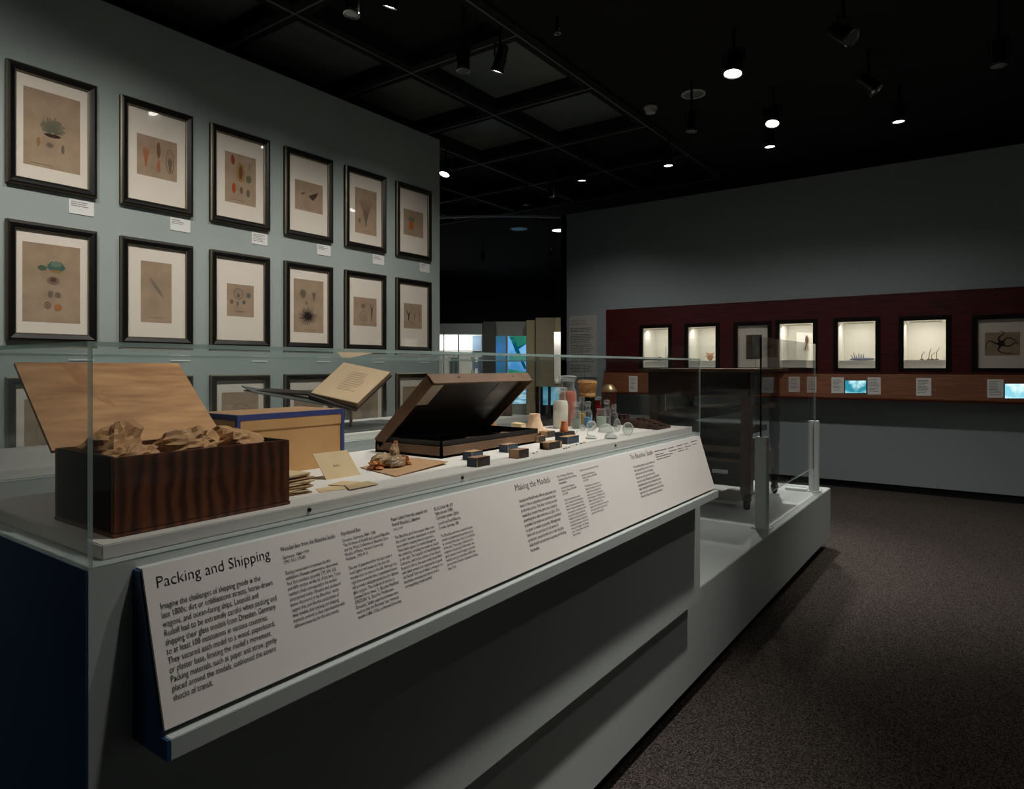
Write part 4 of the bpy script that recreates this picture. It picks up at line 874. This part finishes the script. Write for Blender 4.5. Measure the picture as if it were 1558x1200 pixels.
o = obj('glass_model', gjoin(*g), mat('model pink', (186, 140, 110), .4), smooth=True); tag(o, 'small round tentacled pink-brown model in the second lit niche', 'glass model')
p = spot_in(3, .62, .26)
t = thing('glass_model', p, 'long spotted squid model hanging on white board in a lit niche', 'glass model')
obj('mount_board', gbox(p.x-.12, p.x+.12, p.y+.10, p.y+.11, p.z, p.z+.33), M_white, t)
obj('body', gellip(p+Vector((0, .08, .24)), .018, .018, .055, 12, 10), mat('squid dark', (60, 42, 34), .4, c2=(120, 90, 70), nscale=60), t, True)
obj('tentacles', gjoin(*[gtube(p+Vector((0, .08, .2)), p+Vector((.03*math.cos(k*1.05), .08+.01*math.sin(k), .115)), .006, .003, 6) for k in range(6)]), M_spec, t)
p = spot_in(4, .52)
t = thing('glass_model', p, 'blue-grey branching model on the sill of the tinted niche', 'glass model')
obj('stem', gx(gellip((0, 0, 0), .13, .02, .016, 14, 8), Matrix.Translation(p+Vector((.02, 0, .016)))), M_specb, t, True)
obj('branches', gjoin(*[gtube(p+Vector((-.07+.02*k, 0, .02)), p+Vector((-.09+.025*k, 0, .06+.03*math.sin(k*1.4)**2)), .007, .003, 6) for k in range(6)]), M_specb, t)
p = spot_in(5, .56)
for k, (dx, hh) in enumerate([(-.06, .09), (.0, .13), (.035, .08), (.075, .13)]):
    q = p+Vector((dx, 0, 0)); o = obj('glass_model', gjoin(gellip(q+Vector((0, 0, .008)), .02, .02, .008, 8, 6), gtube(q, q+Vector((.012*math.sin(k*2), 0, hh*.6)), .005, .004, 6), gtube(q+Vector((.012*math.sin(k*2), 0, hh*.6)), q+Vector((.025, 0, hh)), .004, .002, 6)), M_spec)
    tag(o, 'thin upright amber tentacle model in the large lit niche, %s from the left' % ['first', 'second', 'third', 'fourth'][k], 'glass model', 'tentacle models in the large niche')
# rail labels and screens, following the slope
rs = Vector((0, RP-(FP-.05), RB-RZ1)).normalized(); rn_ = Vector((1, 0, 0)).cross(rs)
if rn_.y > 0: rn_ = -rn_
r0 = Vector((0, FP-.05, RZ1))
def onrail(px, py): return on_plane(px, py, r0, rn_)
def railcard(a, b, c, d, lab, m=None, screen=None, seed=0):
    P = [onrail(a, c), onrail(a, d), onrail(b, d), onrail(b, c)]
    zt_, zb_ = P[0], P[1]; P = [p_+rn_*.003 for p_ in P]
    if screen is None:
        t = thing('label_card', (P[1]+P[2])/2, lab, 'label', 'label cards on the cherry rail')
        obj('card', gslab(P, .003), M_tag, t)
        u2 = (P[3]-P[0]); v2 = (P[1]-P[0])
        obj('print', greek(P[0]+u2*.12+v2*.12, u2.normalized(), v2.normalized(), u2.length*.76, 9, v2.length*.085, v2.length*.03, seed, rn_*.001, .6), M_inkg, t)
    else:
        t = thing('video_screen', (P[1]+P[2])/2, lab, 'screen', 'video screens on the cherry rail')
        obj('bezel', gslab([p_+(p_-sum(P, Vector())/4)*.08 for p_ in P], .004), M_fixt, t)
        obj('picture', gslab([p_+rn_*.002 for p_ in P], .001), screen, t)
for k, (a, b, c, d, lab) in enumerate([(957, 970, 572, 596, 'pale label card at the left end of the cherry rail'), (987, 1003, 569, 590, 'pale label card below the first lit niche'), (1200, 1217, 573, 596, 'label card on the rail right of the workbench top'), (1228, 1242, 573, 597, 'label card on the rail at the glass barrier edge'),
        (1265, 1284, 574, 598, 'label card just left of the aqua video screen'), (1320, 1340, 574, 600, 'label card just right of the aqua video screen'), (1394, 1417, 575, 602, 'lone label card under the tentacle niche'), (1502, 1527, 577, 605, 'label card left of the rightmost screen')]):
    railcard(a, b, c, d, lab, seed=k)
railcard(1286, 1318, 579, 598, 'small aqua video screen between two label cards', screen=emis('aqua screen', (40, 130, 150), 1.0, (190, 235, 240), 7))
railcard(1529, 1566, 584, 606, 'video screen showing a pale dotted pattern at the right', screen=emis('dotted screen', (130, 200, 215), 1.0, (235, 250, 252), 6))
# section text panel
p, q = on_y(866, 481, FY-.012), on_y(907.5, 574, FY-.012)
t = thing('wall_text_panel', ((p.x+q.x)/2, FY, q.z), 'tall grey text panel headed FRAGILITY AND CONSERVATION', 'text panel')
pb = obj('board', gbox(p.x, q.x, FY-.012, FY, q.z, p.z), mat('section board', (190, 188, 184), .7), t)
w_, h_ = q.x-p.x, p.z-q.z
V, Fc = text_geo(['FRAGILITY AND', 'CONSERVATION'], .038, .042); f_ = w_*.6/max(v.x for v in V)
obj('lettering', ([Vector((p.x+w_*.05+v.x*f_, FY-.0128, p.z-h_*.10+v.y)) for v in V], Fc), M_ink, pb)
obj('lettering', gjoin(*[greek(Vector((p.x+w_*.05, FY-.0128, p.z-h_*s)), Vector((1, 0, 0)), Vector((0, 0, -1)), w_*.86, n, h_*.027, h_*.011, n+int(s*10), Vector((0, 0, 0)), .8) for s, n in ((.20, 3), (.30, 6), (.475, 5), (.63, 5), (.80, 5))]), M_inkg, pb)

# ================================================================== gallery beyond the opening
def cbox(a, b, c, d, dep, th_):
    P = [on_f(a, d, dep), on_f(b, d, dep), on_f(b, c, dep), on_f(a, c, dep)]
    V = P+[x+FWD*th_ for x in P]
    return V, [(0, 1, 2, 3), (7, 6, 5, 4), (0, 4, 5, 1), (1, 5, 6, 2), (2, 6, 7, 3), (3, 7, 4, 0)]
struct('wall_far', cbox(560, 980, 100, 633, 22.5, .2), M_black, 'black wall at the back of the next gallery')
arc = []
for k in range(13):
    a_, b_ = 640+k*18, 658+k*18; ya_ = 331-3*math.sin((a_-640)/234*math.pi); arc.append(cbox(a_, b_, ya_-1.4, ya_+1.4, 9.6, .05))
struct('trim_1', gjoin(*arc), mat('soffit edge', (150, 156, 156), .4), 'thin pale edge strip of the curved soffit')
# lit showcase
t = thing('wall_showcase', on_f(700, 634, 17.6), 'lit white wall showcase in the gallery beyond', 'showcase')
M_fgrey = mat('far grey', (110, 120, 118), .7); M_folive = mat('far olive', (120, 112, 84), .7)
SHOW = t
obj('fascia', gjoin(cbox(640, 734, 492, 508, 17.6, .5)), M_fgrey, t)
obj('base', cbox(640, 734, 588, 636, 17.6, .5), M_fgrey, t)
obj('back', cbox(640, 734, 508, 588, 18.05, .04), M_white, t)
obj('side', cbox(733, 735, 508, 588, 17.6, .45), M_fgrey, t)
for x in (675, 697.5): obj('mullion', cbox(x-.7, x+.7, 508, 588, 17.6, .05), M_fgrey, t)
obj('shelf', cbox(640, 734, 570, 573, 17.7, .3), M_white, t)
obj('shelf', cbox(640, 734, 533, 534, 17.8, .2), M_white, t)
for s, x in enumerate((672, 688, 712)):
    l = bpy.data.lights.new('showcase_lamp', 'AREA'); l.size = .8; l.size_y = .08; l.shape = 'RECTANGLE'; l.energy = 2.6; l.color = (.93, 1, .98)
    lo_ = bpy.data.objects.new('showcase_lamp', l); COL.objects.link(lo_); lo_.parent = t; lo_.location = on_f(x, 510, 17.75)-Vector(t.location); lo_.rotation_euler = (.5, 0, YAW)
for k, (x, hh, c_) in enumerate([(719, 9, (150, 150, 90)), (725, 12, (230, 235, 240)), (731, 8, (90, 100, 130))]):
    b_ = on_f(x, 570, 17.8); o = obj('glass_vase', glathe([(.03, 0), (.05, .03), (.04, .1), (.03, hh*.014)], b_, 10), mat('far vase %d' % k, c_, .3), smooth=True); tag(o, ['small olive vase on the far showcase shelf', 'tall white vase on the far showcase shelf', 'small blue vase on the far showcase shelf'][k], 'vase')
o = obj('display_block', cbox(686, 696, 545, 569.5, 17.82, .15), mat('far slate', (70, 84, 84), .6)); tag(o, 'dark slate block standing on the far showcase shelf', 'block')
obj('backing_board', cbox(719, 732.5, 511, 569, 18.0, .03), mat('far blue', (120, 140, 165), .6), SHOW)
o = obj('dark_pier', cbox(735, 753.5, 489, 636, 17.5, .6), mat('dark pier', (36, 40, 36), .7)); tag(o, 'dark green-black pier beside the far lit showcase', 'pier')
# blue window of coloured glass
wf = struct('window_1', gjoin(cbox(753, 801, 489, 511, 18.6, .1), cbox(769.5, 772.5, 511, 614, 18.6, .1), cbox(753, 754.5, 511, 636, 18.6, .1), cbox(753, 801, 614, 636, 18.6, .1)), mat('window frame grey', (130, 134, 128), .7), 'tall blue lit window in the gallery beyond')
obj('pane', cbox(754.5, 769.5, 511, 614, 18.64, .02), emis('window blue', (58, 120, 150), .55, (70, 130, 190), 1.2), wf)
obj('pane', cbox(772.5, 801, 511, 614, 18.64, .02), emis('window sky', (70, 150, 215), .8, (130, 185, 235), 1.4), wf)
def shard(pts, m): V = [on_f(x, y, 18.6) for x, y in pts]; obj('shard', (V+[q+FWD*.02 for q in V], [tuple(range(len(V))), tuple(range(2*len(V)-1, len(V)-1, -1))]), m, wf)
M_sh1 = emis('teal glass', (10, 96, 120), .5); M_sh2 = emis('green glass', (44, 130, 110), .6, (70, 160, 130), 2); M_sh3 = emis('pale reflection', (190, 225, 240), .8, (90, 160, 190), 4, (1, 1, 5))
shard([(774, 511), (801, 511), (801, 523), (787, 528), (776, 516)], M_sh2)
shard([(776, 513), (782, 513), (801, 560), (798, 562), (784, 534)], M_sh1)
shard([(783, 530), (801, 519), (801, 523), (786, 533)], M_sh1)
shard([(773, 561), (801, 566), (801, 592), (778, 594)], M_sh2)
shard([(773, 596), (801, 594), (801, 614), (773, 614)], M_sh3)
# olive column and cabinet
o = obj('olive_column', cbox(801, 814.5, 487, 636, 17.5, .5), M_folive); tag(o, 'olive brown column right of the blue window', 'column')
t = thing('far_cabinet', on_f(832, 637, 16.8), 'tall olive cabinet on a black leg with lit side opening', 'cabinet')
obj('body', cbox(815.5, 843, 483, 588, 16.8, .5), mat('cabinet olive', (92, 86, 64), .7), t)
obj('side_case', gjoin(cbox(843, 860, 483, 504, 16.9, .5), cbox(843, 860, 586, 589, 16.9, .5)), M_folive, t)
obj('lit_back', cbox(841, 860, 504, 586, 17.2, .04), M_white, t)
obj('leg', cbox(834, 838, 588, 637, 16.9, .06), M_kick, t)
l = bpy.data.lights.new('cabinet_lamp', 'AREA'); l.size = .25; l.energy = 2
lo_ = bpy.data.objects.new('cabinet_lamp', l); COL.objects.link(lo_); lo_.parent = t; lo_.location = on_f(849, 506, 17.0)-Vector(t.location); lo_.rotation_euler = (.6, 0, YAW)
o = obj('glass_bowl', gellip(on_f(847.5, 580, 17.02), .07, .07, .075, 12, 8), M_white, smooth=True); tag(o, 'white rounded vessel in the lit side of the far cabinet', 'vessel')
w2_ = struct('window_2', gjoin(cbox(824, 826, 585, 636, 18.8, .1), cbox(826, 852, 616, 636, 18.8, .1)), MATS['window frame grey'], 'low blue window behind the far cabinet leg')
obj('pane', cbox(826, 853, 585, 616, 18.82, .02), emis('low window', (60, 130, 150), .6, (130, 190, 215), 1.5), w2_)

# ================================================================== light fixtures
def fixture(pos, aim, lab, lit=True, watts=0, cone=50, r=.045, ln_=.13, blend=1.0, emitlens=True, col=(1, .95, .88)):
    P = Vector(pos); dr = (Vector(aim)-P).normalized(); q = dr.to_track_quat('Z', 'Y').to_matrix().to_4x4(); M = Matrix.Translation(P) @ q
    t = thing('track_spotlight', (P.x, P.y, P.z-.1), lab, 'spotlight', 'track spotlights on the ceiling')
    hs = obj('housing', gx(glathe([(r*.5, -ln_-.05), (r*.8, -ln_-.04), (r*.85, -ln_), (r*.95, -.02), (r, -.004)], n=18), M), M_fixt, t, True)
    obj('bezel', gx(glathe([(r*1.02, -.016), (r*1.06, -.010), (r*1.06, .002), (r*.92, .004), (r*.9, -.003)], n=20), M), M_fixt if lit else M_chrome, hs, True)
    obj('lens', gx(glathe([(r*.88, -.003), (r*.5, -.0005), (.001, 0)], n=18), M), M_lens if lit else M_lensoff, hs)
    side = dr.cross(Vector((0, 0, 1)))
    side = side.normalized() if side.length > .05 else Vector((1, 0, 0))
    mid = P-dr*(ln_*.6)
    obj('yoke', gjoin(gtube(mid+side*(r+.01), mid+side*(r+.01)+Vector((0, 0, .1)), .006, n=6), gtube(mid-side*(r+.01), mid-side*(r+.01)+Vector((0, 0, .1)), .006, n=6), gtube(mid-side*(r+.012)+Vector((0, 0, .1)), mid+side*(r+.012)+Vector((0, 0, .1)), .006, n=6)), M_fixt, t)
    obj('stem', gtube(mid+Vector((0, 0, .1)), Vector((mid.x, mid.y, (ZG+.13 if mid.x < -2.86 else ZG+.02) if mid.x < -2.70 else ZG+.03)), .010, n=8), M_fixt, t)
    if watts:
        l = bpy.data.lights.new('spot_beam', 'SPOT'); l.energy = watts; l.spot_size = math.radians(cone); l.spot_blend = blend; l.shadow_soft_size = .05; l.color = col
        o = bpy.data.objects.new('spot_beam', l); COL.objects.link(o); o.parent = t; o.location = P+dr*.012-Vector(t.location); o.rotation_euler = dr.to_track_quat('-Z', 'Y').to_euler()
ZL = 2.1+H
for k, (p, a, w_, cn) in enumerate(TRACK_WALL): fixture((p[0], p[1], ZL), a, 'lit black spotlight washing the picture wall, %s along its track' % coln[k], True, w_, cn)
for k, (p, a, w_, cn) in enumerate(TRACK_CASE): fixture((p[0], p[1], ZL+.1), a, 'lit black spotlight above the aisle aimed at the cases, %s along its track' % coln[k], True, w_, cn)
for k, (p, a, w_, cn) in enumerate(FILL_SIDE): fixture((p[0], p[1], ZL), a, 'added fill spotlight washing the wall across the aisle, %s along its track' % coln[k], True, w_, cn)
for k, (p, a, w_, cn) in enumerate(TRACK_FAR): fixture((p[0], p[1], ZL), a, 'lit black spotlight in the far row, ' + ['above the third lit niche', 'near the recessed downlight', 'nearest the gallery opening', 'rightmost of its row'][k], True, w_, cn, r=.05)
def px_at(px, py, z=2.1): return on_z(px, py, z)
fixture(px_at(1115, 112), (-1.55, 4.4, 1.2), 'large lit spotlight above the workbench', True, 120, 52, r=.068)
fixture(px_at(1175, 188), (-1.5, 4.95, .5), 'lit spotlight with round lens behind the workbench', True, 230, 60, r=.06)
fixture(px_at(676, 265), (-4.9, 4.6, 1.2), 'lit spotlight hanging just beyond the picture wall end', True, 5, 60, r=.06)
fixture((.25, 4.2, ZL), (.1, 5.6, 0), 'lit spotlight over the carpet in the aisle', True, 150, 75)
fixture((.9, 2.4, ZL), (.2, 2.6, 0), 'lit spotlight over the aisle carpet near the front case', True, 30, 80)
for px, py, aim, lab in [(535, 22, (-2.9, 2.2, 0), 'unlit dark spotlight near the top edge left of a lit one'), (705, 108, (-2.9, 3.4, 0), 'unlit dark spotlight left of the lit one over the coffers'), (1052, 200, (-2.1, 5.5, 0), 'unlit dark spotlight below the recessed downlight'),
        (1520, 100, (.05, 5.5, 0), 'unlit dark spotlight at the upper right'), (840, 300, (-4.6, 7.0, 0), 'unlit dark spotlight above the gallery opening'), (801, 312, (-4.9, 7.0, 0), 'smaller unlit spotlight above the gallery opening')]:
    fixture(px_at(px, py, 2.0), aim, lab, False)
fixture(px_at(1297, 58), (.2, 4.4, 2.6), 'unlit spotlight tilted sideways showing its bright ring, upper right', False, r=.055)
fixture(px_at(1334, 138), (.2, 5.9, 2.5), 'unlit spotlight tilted sideways below the other tilted one', False, r=.055)
p_ = on_f(838, 330, 12.5); fixture((p_.x, p_.y, ZL), p_+FWD*3.2+Vector((0, 0, -3.4)), 'added spotlight lighting the gallery beyond, hidden by the far wall', True, 260, 95)  # added to brighten the far column, cabinet and pier
p_ = on_f(735, 300, 13); fixture((p_.x, p_.y, ZL), p_+FWD*3+Vector((0, 0, -3.4)), 'added spotlight lighting the gallery beyond over the showcase', False, 150, 95)  # also added, to lift the surfaces round the far showcase
# recessed downlight, detector, sprinkler, far downlights
def disc(px, py, r, lab, m, cat='downlight', z=2.418, name='recessed_downlight'):
    p = on_z(px, py, z); t = thing(name, p-Vector((0, 0, .02)), lab, cat)
    obj('trim_ring', glathe([(r, .002), (r, -.006), (r*.85, -.008), (r*.82, .0)], p, 24), M_ltgrey, t, True); obj('reflector', glathe([(r*.84, -.004), (r*.3, -.001), (.002, -.001)], p, 20), m, t)
disc(1055, 143, .105, 'unlit recessed downlight beside the smoke detector', M_lensoff)
disc(790, 348, .17, 'pale recessed downlight in the gallery beyond', M_lensoff)
disc(851, 350, .15, 'lit recessed downlight at the opening edge in the gallery beyond', M_lens)
p = on_z(990, 163, 2.418)
t = thing('smoke_detector', p-Vector((0, 0, .06)), 'pale round smoke detector on the black ceiling', 'smoke detector')
obj('base', glathe([(.062, 0), (.062, -.016), (.055, -.02)], p, 20), M_ltgrey, t, True); obj('head', glathe([(.05, -.02), (.05, -.034), (.044, -.055), (.02, -.06)], p, 20), M_ltgrey, t, True)
p = on_z(848, 52, 2.3)
t = thing('sprinkler_head', p, 'small chrome sprinkler head on the black ceiling', 'sprinkler')
obj('stem', gtube(p, p+Vector((0, 0, ZG+.02-p.z)), .012, n=8), M_fixt, t); obj('deflector', glathe([(.004, 0), (.028, .004), (.028, .008), (.006, .03)], p, 12), M_chrome, t)
obj('arms', gjoin(gtube(p+Vector((.02, 0, .035)), p+Vector((.008, 0, .06)), .005, n=6), gtube(p+Vector((-.02, 0, .035)), p+Vector((-.008, 0, .06)), .005, n=6)), M_chrome, t)
bpy.context.view_layer.update()
